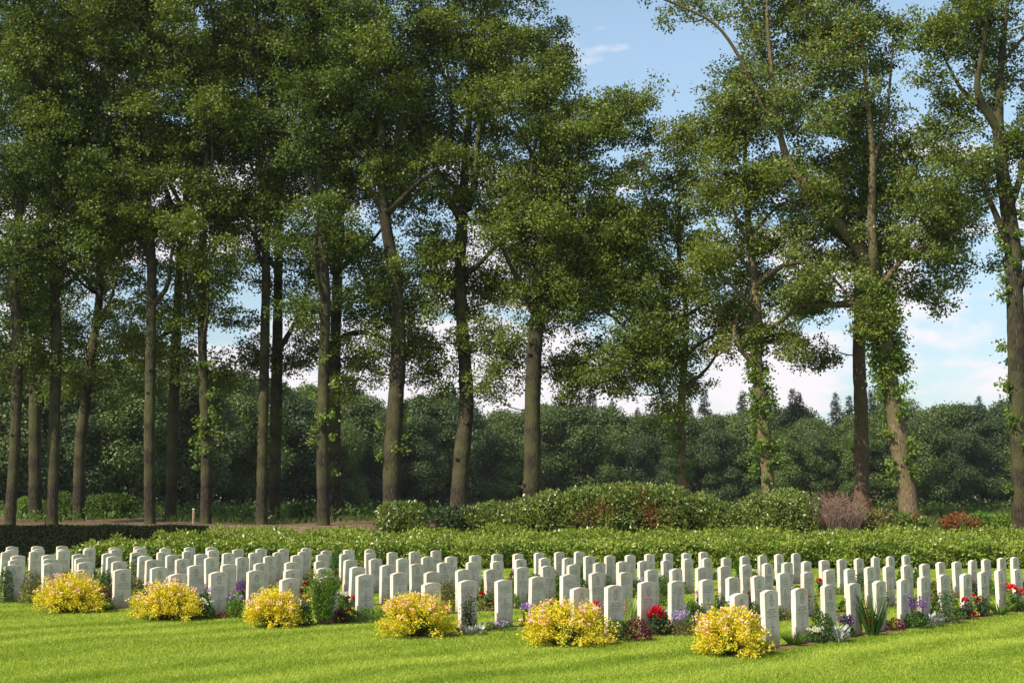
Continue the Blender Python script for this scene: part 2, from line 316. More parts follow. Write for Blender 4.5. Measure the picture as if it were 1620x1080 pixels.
def strip(g, pts, w, y=-TS / 2 - .0015, closed=False):
    pts = [np.array(p_) for p_ in pts]
    if closed: pts.append(pts[0])
    for a, b in zip(pts[:-1], pts[1:]):
        d = b - a; ln = np.linalg.norm(d)
        if ln < 1e-6: continue
        d = d / ln; nn = np.array([-d[1], d[0]]) * w / 2; a2 = a - d * w * .3; b2 = b + d * w * .3
        q = [a2 - nn, b2 - nn, b2 + nn, a2 + nn]
        V = [(u[0], y, u[1]) for u in q] + [(u[0], y + .0035, u[1]) for u in q]
        g.add(V, [(0, 1, 2, 3), (7, 6, 5, 4), (0, 4, 5, 1), (1, 5, 6, 2), (2, 6, 7, 3), (3, 7, 4, 0)])
def circ(r, cz, n=18, sx_=1, sz_=1): return [(math.cos(a) * r * sx_, cz + math.sin(a) * r * sz_) for a in np.arange(n) * 2 * math.pi / n]
def parts_A():
    g = Geo(); strip(g, circ(.052, .655), .006, closed=True); strip(g, circ(.036, .655), .004, closed=True)
    strip(g, [(-.03, .715), (-.02, .735), (0, .728), (.02, .735), (.03, .715)], .007, closed=True)      # crown over the ring
    strip(g, [(-.03, .66), (-.008, .668), (.03, .645)], .009); strip(g, [(-.04, .607), (0, .585), (.04, .607)], .008)
    g3 = Geo(); strip(g3, [(0, .36), (0, .14)], .009); strip(g3, [(-.055, .285), (.055, .285)], .009)
    g2 = Geo()
    return g, g3, g2
def words_lines(g, rows, rnd):
    for z, half, h in rows:
        x = -half
        while x < half:
            w = rnd.uniform(.006, .012)
            if rnd.rand() > .16: strip(g, [(x, z - h / 2), (x, z + h / 2)], .0035); 
            if rnd.rand() > .5: strip(g, [(x, z + h / 2 * rnd.choice([-1, 1])), (x + .006, z + h / 2 * rnd.choice([-1, 0, 1]))], .003)
            x += w
rn = R(3)
bA, cA, iA = parts_A(); words_lines(iA, [(.535, .11, .016), (.50, .13, .022), (.468, .10, .014), (.435, .125, .016), (.405, .04, .014)], rn)
bB = Geo()   # regimental badge in the middle of the broad cross
strip(bB, circ(.036, .375), .006, closed=True); strip(bB, circ(.022, .375), .004, closed=True); strip(bB, [(-.02, .42), (0, .432), (.02, .42)], .006)
cB = Geo()
def quarter(sx_, sz_): return [(sx_ * .012, .375 + sz_ * .135), (sx_ * .022, .375 + sz_ * .075), (sx_ * .05, .375 + sz_ * .035), (sx_ * .075, .375 + sz_ * .022), (sx_ * .12, .375 + sz_ * .022)]
for sx_ in (-1, 1):
    for sz_ in (-1, 1): strip(cB, quarter(sx_, sz_), .008)
    strip(cB, [(sx_ * .12, .397), (sx_ * .12, .353)], .007)
strip(cB, [(-.012, .51), (.012, .51)], .007); strip(cB, [(-.012, .24), (.012, .24)], .007)
iB = Geo(); words_lines(iB, [(.70, .10, .014), (.665, .12, .02), (.632, .13, .014), (.60, .11, .014), (.565, .035, .012)], rn)
eB = Geo(); words_lines(eB, [(.16, .09, .012), (.135, .07, .012)], rn)
slab_me = slab().obj('headstone', M['stone']); proto_parts = {}
for key, trio in (('A', (bA, cA, iA)), ('B', (bB, cB, iB, eB))):
    proto_parts[key] = [g_.obj(n_, M['carve'] if n_ in ('badge', 'cross') else M['letters']) for g_, n_ in zip(trio, ('badge', 'cross', 'inscription', 'epitaph'))]
ordn = ['first', 'second', 'third', 'fourth', 'fifth', 'sixth', 'seventh', 'eighth', 'ninth', 'tenth', 'eleventh', 'twelfth', 'thirteenth', 'fourteenth',
        'fifteenth', 'sixteenth', 'seventeenth', 'eighteenth', 'nineteenth', 'twentieth', 'twenty-first', 'twenty-second']
rn = R(11)
typeB = {(2, 1), (2, 2), (1, 3), (1, 4), (1, 5), (1, 7), (3, 3), (3, 4), (2, 4), (2, 6), (2, 7), (3, 1), (3, 2), (4, 4)}
first = {}
def stone_xy(r, k):
    o, s, n = ROWS[r]; return np.array(o) + ROW * SP * k
for r, (o, s, n) in enumerate(ROWS):
    for k in range(n):
        x, y = stone_xy(r, k)
        kind = 'B' if ((r, k) in typeB or (rn.rand() < .38 and not (r <= 1 and k < 3) and not (r == 0))) else 'A'
        st = slab_me if not first else slab_me.copy()
        if first: COL.objects.link(st)
        st.location = (x + rn.normal(0, .008), y + rn.normal(0, .008), rn.normal(0, .008))
        st.rotation_euler = (rn.normal(0, .012), rn.normal(0, .014), TH + rn.normal(0, .02))
        for src in proto_parts[kind]:
            c = src if kind not in first else src.copy()
            if kind in first: COL.objects.link(c)
            c.parent = st
        first[kind] = 1; first['s'] = 1
        mark = 'round badge' if kind == 'A' else 'broad cross'
        tag(st, f"white headstone with {mark}, {ordn[k]} from near end, {ordn[r]} line from right", 'headstone', 'headstones in lines on the lawn')
# soil beds under the lines
for r, (o, s, n) in enumerate(ROWS):
    a = np.array(o) - ROW * .55; b = np.array(o) + ROW * (SP * (n - 1) + .5); g = Geo(); m = int(np.linalg.norm(b - a) / .12); rb = R(40 + r)
    nrm = -PER; mid = a[None] + (b - a)[None] * np.linspace(0, 1, m)[:, None]
    wl = .26 + .05 * np.convolve(rb.normal(size=m + 8), np.ones(5) / 5 * 2, 'same')[:m]; wr = .16 + .05 * np.convolve(rb.normal(size=m + 8), np.ones(5) / 5 * 2, 'same')[:m]
    wl[0] = wl[-1] = wr[0] = wr[-1] = .05
    P1 = mid + nrm[None] * wl[:, None]; P2 = mid - nrm[None] * wr[:, None]
    V = []; 
    for q in (P1, mid, P2): V.append(np.stack([q[:, 0], q[:, 1], gz(q[:, 0], q[:, 1]) + (.03 if q is mid else .006)], 1))
    V = np.concatenate(V); F = []
    for k in range(m - 1): F += [(k, k + 1, m + k + 1, m + k), (m + k, m + k + 1, 2 * m + k + 1, 2 * m + k)]
    g.add(V, F); tag(g.obj('flower_bed', M['soil'], None, True), kind='structure')

# ---------------------------------------------------------------- grass of the lawn
def lawn_grass():
    rnd = R(5); n = 1900000
    # density falls with distance
    u = rnd.rand(n); y = (12.3 ** .35 + u * (50 ** .35 - 12.3 ** .35)) ** (1 / .35)
    x = (rnd.rand(n) * 2 - 1) * (y * .385 + .4)
    perp = x * PER[0] + y * PER[1]
    wob = .16 * np.sin((x * ROW[0] + y * ROW[1]) * .9) + .10 * np.sin((x * ROW[0] + y * ROW[1]) * 2.3 + 1) + rnd.normal(0, .07, n)
    along_ = x * ROW[0] + y * ROW[1]
    band = np.sin((perp + wob) * 2 * math.pi / 1.25) * (.6 + .5 * np.sin(along_ * .35 + perp * .8)) + .3 * np.sin(along_ * .21 + perp * 1.9) + rnd.normal(0, .8, n) > 0
    inplot = np.ones(n, bool)
    for o, s, m in ROWS:     # keep off the soil
        d = np.stack([x - o[0], y - o[1]], 1); al = d @ ROW; pe = d @ PER
        hit = (al > -.5) & (al < SP * (m - 1) + .45) & (pe > -.22) & (pe < .12); inplot &= ~(hit & (rnd.rand(n) < .88))
    x, y, band = x[inplot], y[inplot], band[inplot]; n = len(x); z = gz(x, y)
    sc = np.clip(y / 15, 1, 2.4); w = .0030 * sc * rnd.uniform(.7, 1.3, n); h = .021 * rnd.uniform(.5, 1.4, n) * np.clip(sc, 1, 1.6)
    lean = np.where(band[:, None], ROW[None] * .4, -ROW[None] * .4) + rnd.normal(0, .6, (n, 2))
    a = rnd.rand(n) * math.pi; wx, wy = np.cos(a) * w, np.sin(a) * w
    V = np.stack([np.stack([x - wx, y - wy, z - .003], 1), np.stack([x + wx, y + wy, z - .003], 1), np.stack([x + lean[:, 0] * h, y + lean[:, 1] * h, z + h], 1)], 1)
    F = np.arange(3 * n)
    o = mesh_obj('lawn_grass', V.reshape(-1, 3), F, np.full(n, 3), [M['grass'], M['grassd']], None, False, (~band).astype(int))
    tag(o, 'short mown yellow-green grass in lighter and darker stripes', 'grass', kind='stuff')
lawn_grass()

# ---------------------------------------------------------------- trees
def resample(pts, step):
    pts = np.asarray(pts, float); seg = np.linalg.norm(np.diff(pts, axis=0), axis=1); s = np.concatenate([[0], np.cumsum(seg)])
    n = max(2, int(s[-1] / step) + 1); t = np.linspace(0, s[-1], n)
    # smooth through a Catmull-like blend
    P = np.stack([np.interp(t, s, pts[:, k]) for k in range(pts.shape[1])], 1)
    for _ in range(3): P[1:-1] = .5 * P[1:-1] + .25 * (P[:-2] + P[2:])
    return P
def grow_tree(seed, base, trunk, limbs, blobs, dens, leafmat, bark, label, group='tall trees behind the hedge', cat='tree', lsz=.125, shoots=None, per=125, r0=None, kids=None):
    """trunk: list of (x,z,r) relative metres; blobs: (x,y,z,rx,ry,rz) relative; real depth everywhere"""
    rnd = R(seed); root = empty('oak_tree', base)
    nodes = []; par = []; rr = []; locked = []
    def addchain(pts, rs, parent):
        last = parent
        for p_, r_ in zip(pts, rs):
            nodes.append(p_); par.append(last); rr.append(r_); locked.append(True); last = len(nodes) - 1
        return last
    T = resample([(t[0], t[1], t[2], t[3]) for t in trunk], .45)
    addchain(T[:, :3], T[:, 3], -1)
    for lb in limbs:
        P = resample(lb, .45); d = np.linalg.norm(np.array(nodes) - P[0, :3], axis=1); j = int(d.argmin())
        P[0, :3] = nodes[j]; addchain(P[1:, :3], P[1:, 3], j)
    att = []
    for (bx, by, bz, rx, ry, rz) in blobs:
        vol = 4.19 * rx * ry * rz; m = max(5, int(vol * dens * .60)); b = unit(rnd.normal(size=(m, 3))) * (rnd.rand(m, 1) ** .45)
        att.append(np.array([bx, by, bz]) + b * np.array([rx, ry, rz]) * .97)
    for tip in [T[-1, :3]] + [np.array(lb[-1][:3]) for lb in limbs]:
        att.append(tip + rnd.normal(size=(5, 3)) * .35 + np.array([0, 0, .25]))
    att = np.concatenate(att)
    nA = np.array(nodes); d0 = np.array([np.linalg.norm(nA - a, axis=1).min() for a in att]); att = att[np.argsort(d0)]
    zmin = T[0, 2] + (T[-1, 2] - T[0, 2]) * .25
    buf = np.zeros((len(nodes) + len(att) * 6, 3)); buf[:len(nodes)] = nodes; cnt = len(nodes)
    for a in att:
        B = buf[:cnt]; dv = a - B; d = np.linalg.norm(dv, axis=1)
        cost = d + .9 * np.maximum(0, B[:, 2] - a[2] + .25 * d) + 5 * (B[:, 2] < zmin)
        j = int(cost.argmin()); dist = d[j]; k = int(np.clip(dist / .45, 1, 6)); p0 = B[j].copy(); last = j
        perp = rnd.normal(size=3) * dist * .10 + np.array([0, 0, -.10 * dist if dist > 1 else .05 * dist])
        for q in range(1, k + 1):
            t = q / k; pt = p0 + (a - p0) * t + perp * math.sin(math.pi * t) + (rnd.normal(size=3) * .05 if q < k else 0)
            nodes.append(pt); par.append(last); rr.append(0); locked.append(False); buf[cnt] = pt; last = cnt; cnt += 1
    n = len(nodes); acc = np.zeros(n); par = np.array(par); P = np.array([np.asarray(v) for v in nodes]); nch = np.bincount(par[par >= 0], minlength=n)
    for i in range(n - 1, -1, -1):
        if acc[i] == 0: acc[i] = .016 ** 2.3
        if par[i] >= 0: acc[par[i]] += acc[i]
    rad_ = acc ** (1 / 2.3); rad_ = np.where(np.array(locked), np.array(rr), np.minimum(rad_, .16)); 
    g = Geo(); done = np.zeros(n, bool)
    heavy = np.full(n, -1)
    best = np.zeros(n)
    for i in range(n):
        if par[i] >= 0:
            v = acc[i] + (1e3 if locked[i] and par[i] == i - 1 else 0)
            if v > best[par[i]]: best[par[i]] = v; heavy[par[i]] = i
    starts = [i for i in range(n) if par[i] < 0 or heavy[par[i]] != i]
    for s0 in starts:
        ch = [s0]
        while heavy[ch[-1]] >= 0: ch.append(heavy[ch[-1]])
        pts = P[ch]; rs = rad_[ch].copy()
        if par[s0] >= 0: pts = np.concatenate([[P[par[s0]]], pts]); rs = np.concatenate([[min(rs[0] * 1.15, rad_[par[s0]])], rs])
        if len(pts) < 2: continue
        rs[-1] *= .5
        big = rs.max() > .12
        if par[s0] < 0:
            # trunk: finer rings with root flare and knobbly girth
            s_ = np.linspace(0, 1, len(pts) * 3); o_ = np.linspace(0, 1, len(pts)); pts = np.stack([np.interp(s_, o_, pts[:, k]) for k in range(3)], 1); rs = np.interp(s_, o_, rs)
            rs = rs * (1 + .05 * np.convolve(rnd.normal(size=len(rs)), np.ones(3) / 3, 'same'))
            rs *= 1 + .30 * np.exp(-(pts[:, 2] - pts[0, 2]) / .35)
        if par[s0] < 0:
            for _ in range(9):       # burrs and old branch collars
                q = rnd.randint(3, int(len(pts) * .6)); an = rnd.rand() * 6.28; o_ = np.array([math.cos(an), math.sin(an), .15]); g.tube([pts[q] + o_ * rs[q] * .7, pts[q] + o_ * rs[q] * 1.12, pts[q] + o_ * (rs[q] * 1.2 + .02)], [rs[q] * .38, rs[q] * .30, rs[q] * .12], 7)
        g.tube(pts, rs, 12 if par[s0] < 0 else (8 if big else 4))
    # leaves
    m = len(att); ns = 12; rc = rnd.uniform(.5, 1.0, m)
    sp = att[:, None] + ball(rnd, m * ns).reshape(m, ns, 3) * rc[:, None, None] * np.array([1, 1, .7]); sp = sp.reshape(-1, 3)
    src = np.repeat(att, ns, 0)
    nl = max(3, int(per / ns)); c = np.repeat(sp, nl, 0) + rnd.normal(size=(len(sp) * nl, 3)) * np.array([.17, .17, .11])
    dr = unit(np.repeat(unit(sp - src + 1e-3), nl, 0) * .7 + rnd.normal(size=c.shape) * .8 + np.array([0, 0, -.1])); nm = unit(rnd.normal(size=c.shape) * .75 + np.array([-.25, -.25, .85]))
    gl = Geo(); ln = lsz * rnd.uniform(.65, 1.25, len(c)); gl.leaves(c, dr, nm, ln, ln * .78)
    # twigs carrying the sprays
    pick = rnd.rand(len(sp)) < .55
    a_, b_ = src[pick], sp[pick]; dd = unit(b_ - a_); sd_ = unit(np.cross(dd, np.array([.3, -1, .2]))) * .007
    V = np.stack([a_ - sd_, a_ + sd_, b_ + sd_ * .4, b_ - sd_ * .4], 1); g.arr(V, np.arange(len(a_) * 4).reshape(-1, 4))
    to = g.obj('trunk', bark, root, True)
    gl.obj('crown', leafmat, root)
    if shoots:     # leafy shoots and ivy on the trunk
        gs = Geo(); C0 = []; D0 = []
        for (z0, z1, n_, rr_) in shoots:
            for _ in range(n_):
                z = rnd.uniform(z0, z1); j = int(np.abs(T[:, 2] - z).argmin()); an = rnd.rand() * 6.28
                o_ = np.array([math.cos(an), math.sin(an), 0]); cpt = T[j, :3] + o_ * (T[j, 3] * 1.05) + np.array([0, 0, z - T[j, 2]]); k = rnd.randint(24, 60)
                q = rnd.rand(k, 1) ** .9 * rr_ * .85
                C0.append(cpt + (o_ + np.array([0, 0, .5]) + rnd.normal(size=(k, 3)) * .55) * q); D0.append(rnd.normal(size=(k, 3)) + o_)
        C0 = np.concatenate(C0); D0 = np.concatenate(D0); gs.leaves(C0, D0, rnd.normal(size=C0.shape) + np.array([-.5, -.6, .6]), rnd.uniform(.09, .17, len(C0)), .10)
        gs.obj('ivy', M['ivy'], root)
    tag(root, label, cat, group); return root

def px_tree(seed, D, trunk_px, blobs_px, leaf, label, limbs_px=(), bark=None, dens=1.0, shoots=None, lsz=.115, per=350, depth=1.0, nlimb=5):
    x0, y0, w0 = trunk_px[0]; b = at(x0, y0, D); bz = float(gz(b[0], D)); m = D / FPX   # metres per pixel there
    rnd = R(seed + 900)
    def rel(px, py, dy=0.): q = at(px, py, D); return np.array([q[0] - b[0], dy, q[2] - bz])
    tr = []; dy = 0
    for i, (px, py, w) in enumerate(trunk_px):
        if i > 3: px = px + rnd.uniform(-7, 7)
        q = rel(px, py, dy); tr.append((q[0], dy, q[2] if i else -.3, w * m / 2)); dy += rnd.uniform(-.25, .25)
    lim = []
    for lb in limbs_px:
        P = []; d2 = 0; sg = -1
        for (px, py, w) in lb: q = rel(px, py, d2); P.append((q[0], d2, q[2], w * m / 2)); d2 += sg * rnd.uniform(.1, .5)
        lim.append(P)
    tz = [t for t in tr]; Hh = tz[-1][2]
    for k in range(nlimb):       # crooked side limbs, most of them on the near side
        f = .36 + .5 * (k + rnd.rand()) / nlimb; z0 = Hh * f; x0_ = float(np.interp(z0, [t[2] for t in tr], [t[0] for t in tr])); y0_ = float(np.interp(z0, [t[2] for t in tr], [t[1] for t in tr])); r_ = float(np.interp(z0, [t[2] for t in tr], [t[3] for t in tr]))
        sg = 1 if (k + seed) % 2 else -1; an = rnd.uniform(.3, 1.0); p_ = np.array([x0_, y0_, z0]); P = [(p_[0], p_[1], p_[2], r_ * .6)]; dv = np.array([sg * math.cos(an), -rnd.uniform(.15, .6), math.sin(an)])
        for j in range(5):
            dv = unit(dv + rnd.normal(size=3) * .33 + np.array([0, 0, .16])); p_ = p_ + dv * rnd.uniform(.55, .95); P.append((p_[0], p_[1], p_[2], r_ * (.50 - .085 * j)))
        lim.append(P)
    bl = []
    for (px, py, rx, ry) in blobs_px:
        q = rel(px, py); ex, ez = rx * m * 1.07, ry * m * 1.07; ed = (ex * .9 + .4) * depth
        bl.append((q[0], rnd.uniform(-.8, .8) * depth + {18: 1.0, 13: 1.1, 12: 1.0, 19: 1.2, 1: .9}.get(seed, .4), q[2], ex, ed, ez))
    return grow_tree(seed, (b[0], D, bz), tr, lim, bl, dens, leaf, bark or M['bark'], label, shoots=shoots, lsz=lsz, per=per)

px_tree(1, 55, [(15, 832, 17), (22, 700, 17), (30, 540, 16), (24, 450, 15), (30, 300, 12), (50, 150, 9), (60, 0, 6), (60, -120, 3)],
        [(0, 60, 120, 110), (60, 190, 110, 110), (-40, 320, 100, 90), (50, 400, 110, 60), (0, 500, 80, 60), (-30, -90, 130, 90), (-40, 590, 40, 40), (25, 560, 60, 45), (60, 300, 70, 50), (10, 420, 70, 60)], M['oak2'],
        'oak with dark trunk at the left photo edge, limb rising to the right', [[(25, 440, 11), (75, 395, 9), (120, 330, 7), (165, 285, 4)]])
px_tree(2, 65, [(57, 800, 20), (58, 650, 19), (62, 540, 17), (66, 420, 14), (60, 250, 10), (70, 80, 5)],
        [(70, 470, 90, 60), (40, 570, 60, 45), (110, 340, 80, 70), (60, 230, 80, 60), (60, 110, 90, 70), (100, 0, 90, 60), (120, 540, 50, 40), (90, 600, 50, 30)], M['oak2'], 'dark oak trunk set back between the two leftmost front trunks', dens=.8)
px_tree(3, 56, [(82, 828, 19), (84, 700, 18), (87, 540, 17), (84, 400, 14), (95, 300, 12), (110, 190, 9), (125, 60, 6), (140, -80, 3)],
        [(130, 50, 100, 90), (120, 180, 100, 70), (150, 290, 90, 70), (110, 390, 80, 50), (170, -60, 110, 70)], M['oak'],
        'oak with straight trunk, second front trunk from the left edge', [[(92, 320, 8), (110, 260, 7), (118, 190, 6), (130, 120, 4)], [(95, 300, 7), (160, 215, 5), (220, 180, 3)]])
px_tree(4, 63, [(124, 820, 18), (128, 700, 18), (140, 600, 16), (158, 470, 13), (155, 370, 10), (190, 250, 6)],
        [(160, 520, 80, 55), (180, 430, 80, 50), (130, 600, 70, 40), (210, 350, 80, 60), (215, 590, 40, 40), (200, 250, 90, 60), (190, 130, 90, 70), (200, 40, 80, 50), (170, 610, 45, 30), (255, 480, 45, 40)], M['oak2'],
        'dark oak with trunk leaning right near the dark clipped hedge', [[(156, 470, 8), (130, 430, 6), (100, 400, 4)], [(157, 440, 8), (190, 390, 7), (250, 370, 4)]], dens=.8)
px_tree(5, 56, [(238, 824, 18), (238, 700, 18), (240, 540, 17), (240, 420, 15), (232, 300, 12), (230, 150, 8), (235, 20, 5), (240, -100, 3)],
        [(235, 70, 100, 80), (250, 170, 80, 60), (200, 270, 100, 60), (240, 370, 70, 40), (260, -50, 110, 60), (180, 350, 60, 40)], M['oak'],
        'oak with straight dark trunk, left one of the close pair before the wooden post', [[(240, 410, 9), (190, 330, 7), (150, 300, 4)]])
px_tree(6, 60, [(270, 823, 18), (272, 700, 18), (277, 540, 15), (280, 430, 12), (285, 300, 10), (290, 150, 7), (300, 0, 4)],
        [(300, 110, 80, 70), (300, 230, 70, 50), (300, 330, 70, 50), (285, 430, 60, 35), (220, 500, 45, 45), (340, 40, 50, 40), (350, 200, 60, 50), (250, 560, 40, 40), (310, 490, 50, 35), (210, 560, 50, 35)], M['oaky'],
        'oak with brown knotty trunk, right one of the close pair left of the wooden post', [[(283, 350, 8), (260, 290, 7), (252, 240, 4)]], dens=.85)
px_tree(7, 57, [(326, 827, 17), (328, 700, 17), (323, 560, 15), (322, 420, 13), (320, 330, 10), (330, 200, 5)],
        [(330, 330, 80, 50), (330, 420, 60, 50), (345, 500, 55, 40), (330, 240, 60, 40), (300, 560, 40, 25), (330, 140, 70, 60), (345, 590, 40, 25), (290, 500, 50, 40), (350, 430, 50, 35)], M['oak'],
        'oak with mossy trunk sprouting small shoots, just right of the wooden post', [[(322, 440, 6), (365, 330, 5), (340, 300, 3)]], shoots=[(2, 7, 26, .3)], dens=.85)
px_tree(8, 58, [(414, 828, 18), (416, 700, 17), (419, 540, 15), (421, 400, 13), (420, 280, 11), (410, 150, 8), (400, 20, 5), (400, -100, 3)],
        [(400, 60, 100, 90), (370, 170, 90, 60), (350, 60, 70, 60), (390, 330, 80, 45), (450, 370, 60, 40), (410, -60, 110, 60)], M['oak'],
        'oak with pale grey trunk, left one of the touching pair at left of centre', [[(420, 330, 8), (380, 300, 6), (345, 320, 3)]])
px_tree(9, 62, [(433, 833, 19), (436, 700, 19), (440, 560, 17), (443, 400, 13), (450, 260, 9), (460, 120, 6)],
        [(460, 240, 90, 60), (450, 330, 70, 50), (470, 470, 50, 50), (420, 570, 50, 25), (460, 545, 50, 35), (460, 140, 90, 60), (440, 40, 90, 60), (420, 260, 60, 50), (400, 400, 50, 40), (390, 560, 25, 25)], M['oak2'],
        'oak with darker trunk, right one of the touching pair at left of centre', shoots=[(3, 8, 16, .3)], dens=.85)
px_tree(10, 56, [(512, 832, 20), (511, 700, 20), (513, 560, 18), (516, 460, 16), (505, 330, 12), (500, 180, 9), (500, 30, 6), (500, -100, 3)],
        [(500, 40, 110, 90), (520, 160, 100, 70), (480, 250, 80, 50), (500, 380, 80, 50), (520, -70, 120, 60), (490, 480, 50, 50)], M['oak2'],
        'oak with mossy trunk and shoots, left of the twin trunks at centre left', [[(506, 330, 10), (470, 240, 7), (400, 215, 4)]], shoots=[(2, 8, 20, .3)])
px_tree(11, 61, [(529, 830, 20), (530, 700, 20), (532, 560, 18), (534, 460, 16), (545, 320, 12), (555, 150, 7)],
        [(560, 250, 90, 60), (560, 400, 80, 50), (570, 490, 60, 45), (560, 570, 45, 30), (550, 140, 80, 70), (560, 40, 80, 60), (640, 260, 60, 60), (500, 560, 35, 30)], M['oak2'],
        'oak with smooth dark trunk, right of the twin trunks at centre left', dens=.85)
px_tree(12, 57, [(620, 815, 30), (619, 740, 29), (625, 640, 26), (631, 560, 24), (627, 450, 21), (605, 330, 18), (600, 220, 13), (600, 90, 8), (610, -60, 4)],
        [(620, 70, 120, 100), (590, 190, 110, 70), (610, 290, 100, 55), (660, 400, 90, 50), (580, 470, 90, 50), (570, 560, 55, 40), (640, 490, 60, 35), (540, 600, 40, 25), (660, 560, 45, 30), (620, -80, 130, 60)], M['oak'],
        'large oak with thick trunk behind the low rhododendron at centre left',
        [[(604, 330, 12), (580, 290, 10), (540, 260, 8), (480, 220, 6), (400, 215, 3)], [(604, 320, 11), (625, 250, 8), (640, 180, 5)], [(602, 290, 10), (570, 210, 7), (560, 130, 4)]], shoots=[(2.5, 6, 16, .3)])
px_tree(13, 58, [(724, 815, 27), (728, 740, 26), (739, 640, 23), (734, 560, 21), (733, 450, 19), (733, 350, 18), (730, 260, 12), (740, 120, 8), (750, 0, 5), (750, -100, 3)],
        [(740, 50, 110, 90), (810, 120, 100, 90), (700, 190, 80, 60), (790, 250, 80, 60), (860, 60, 60, 80), (720, 300, 60, 40), (700, 440, 90, 50), (680, 550, 55, 40), (760, 540, 50, 45), (790, 440, 50, 40), (690, 600, 35, 25), (700, 370, 60, 40), (770, 480, 50, 40), (780, -70, 130, 60)], M['oak'],
        'oak with S-curved trunk and forked limbs at the centre',
        [[(733, 350, 13), (700, 310, 11), (690, 260, 10), (665, 200, 8), (640, 150, 4)], [(735, 345, 12), (752, 300, 11), (755, 240, 9), (765, 150, 6), (790, 80, 3)], [(690, 260, 7), (720, 190, 5), (700, 60, 3)]])
px_tree(14, 57, [(840, 815, 28), (842, 740, 27), (842, 640, 26), (846, 540, 23), (852, 430, 21), (855, 330, 16), (860, 220, 11), (870, 120, 6)],
        [(820, 320, 80, 70), (890, 260, 90, 80), (960, 190, 80, 45), (1010, 165, 55, 30), (900, 380, 110, 60), (970, 320, 70, 60), (990, 430, 80, 55), (1010, 520, 65, 50), (1060, 590, 50, 45), (860, 480, 80, 50), (800, 560, 50, 45),
         (900, 560, 70, 35), (960, 590, 60, 30), (850, 150, 60, 60), (940, 470, 80, 50), (1040, 540, 50, 45), (1060, 640, 35, 25), (780, 600, 40, 30), (870, 400, 70, 50), (1000, 590, 60, 40), (900, 610, 40, 25), (970, 380, 90, 60), (1050, 480, 50, 50)], M['oak'],
        'oak with thick mossy sun-dappled trunk and dark wide crown right of centre',
        [[(852, 430, 10), (880, 405, 9), (930, 380, 7), (1000, 370, 4)], [(850, 470, 9), (920, 470, 7), (980, 510, 5), (1010, 560, 3)], [(857, 300, 9), (890, 220, 7), (960, 180, 4)]], dens=1.45)
px_tree(15, 59, [(1082, 815, 16), (1078, 740, 15), (1078, 660, 13), (1083, 580, 11), (1088, 500, 9), (1080, 400, 7), (1075, 300, 4)],
        [(1050, 320, 55, 60), (1090, 240, 50, 50), (1050, 420, 60, 40), (1110, 460, 50, 30), (1070, 520, 40, 30), (1130, 540, 45, 30), (1095, 600, 25, 20), (1020, 250, 55, 50), (1110, 340, 60, 60), (1090, 390, 60, 40), (1020, 470, 40, 40)], M['oaky'],
        'slender pale-barked oak standing behind the big rhododendron', [[(1084, 560, 7), (1110, 540, 5), (1150, 520, 3)], [(1082, 440, 5), (1050, 400, 4), (1030, 350, 2)]],
        bark=M['bark2'], dens=.75, shoots=[(1.5, 5, 22, .35)])
px_tree(16, 56, [(1217, 815, 22), (1215, 740, 21), (1208, 660, 19), (1200, 580, 17), (1196, 480, 16), (1190, 380, 12), (1185, 280, 8), (1180, 180, 5)],
        [(1190, 380, 80, 40), (1140, 310, 70, 60), (1150, 200, 70, 60), (1220, 440, 60, 40), (1150, 460, 50, 40), (1240, 540, 50, 35), (1180, 540, 40, 30), (1280, 500, 50, 40), (1200, 290, 70, 50), (1130, 400, 50, 40), (1250, 370, 60, 40), (1110, 230, 50, 60), (1290, 470, 40, 30), (1230, 520, 40, 30)], M['oaky'],
        'slim oak with leafy shoots up its sunlit trunk, between the two rhododendrons',
        [[(1195, 450, 9), (1240, 415, 8), (1290, 420, 6), (1330, 470, 4), (1370, 530, 2)], [(1196, 490, 7), (1160, 460, 6), (1120, 420, 3)], [(1192, 400, 6), (1160, 350, 5), (1140, 260, 3)]],
        bark=M['bark2'], dens=.72, shoots=[(1.8, 8.5, 110, .32)])
px_tree(17, 59, [(1362, 825, 25), (1362, 740, 24), (1361, 650, 22), (1357, 560, 21), (1352, 470, 19), (1350, 400, 16), (1360, 300, 10), (1370, 200, 6)],
        [(1380, 330, 80, 60), (1340, 400, 70, 40), (1300, 350, 60, 50), (1400, 240, 70, 60), (1310, 560, 30, 20)], M['oak'],
        'oak with straight bare reddish trunk beside the leaning ivy-clad trunk', bark=M['bark3'], nlimb=3, limbs_px=[[(1352, 430, 8), (1310, 420, 6), (1280, 470, 3)]], dens=.8)
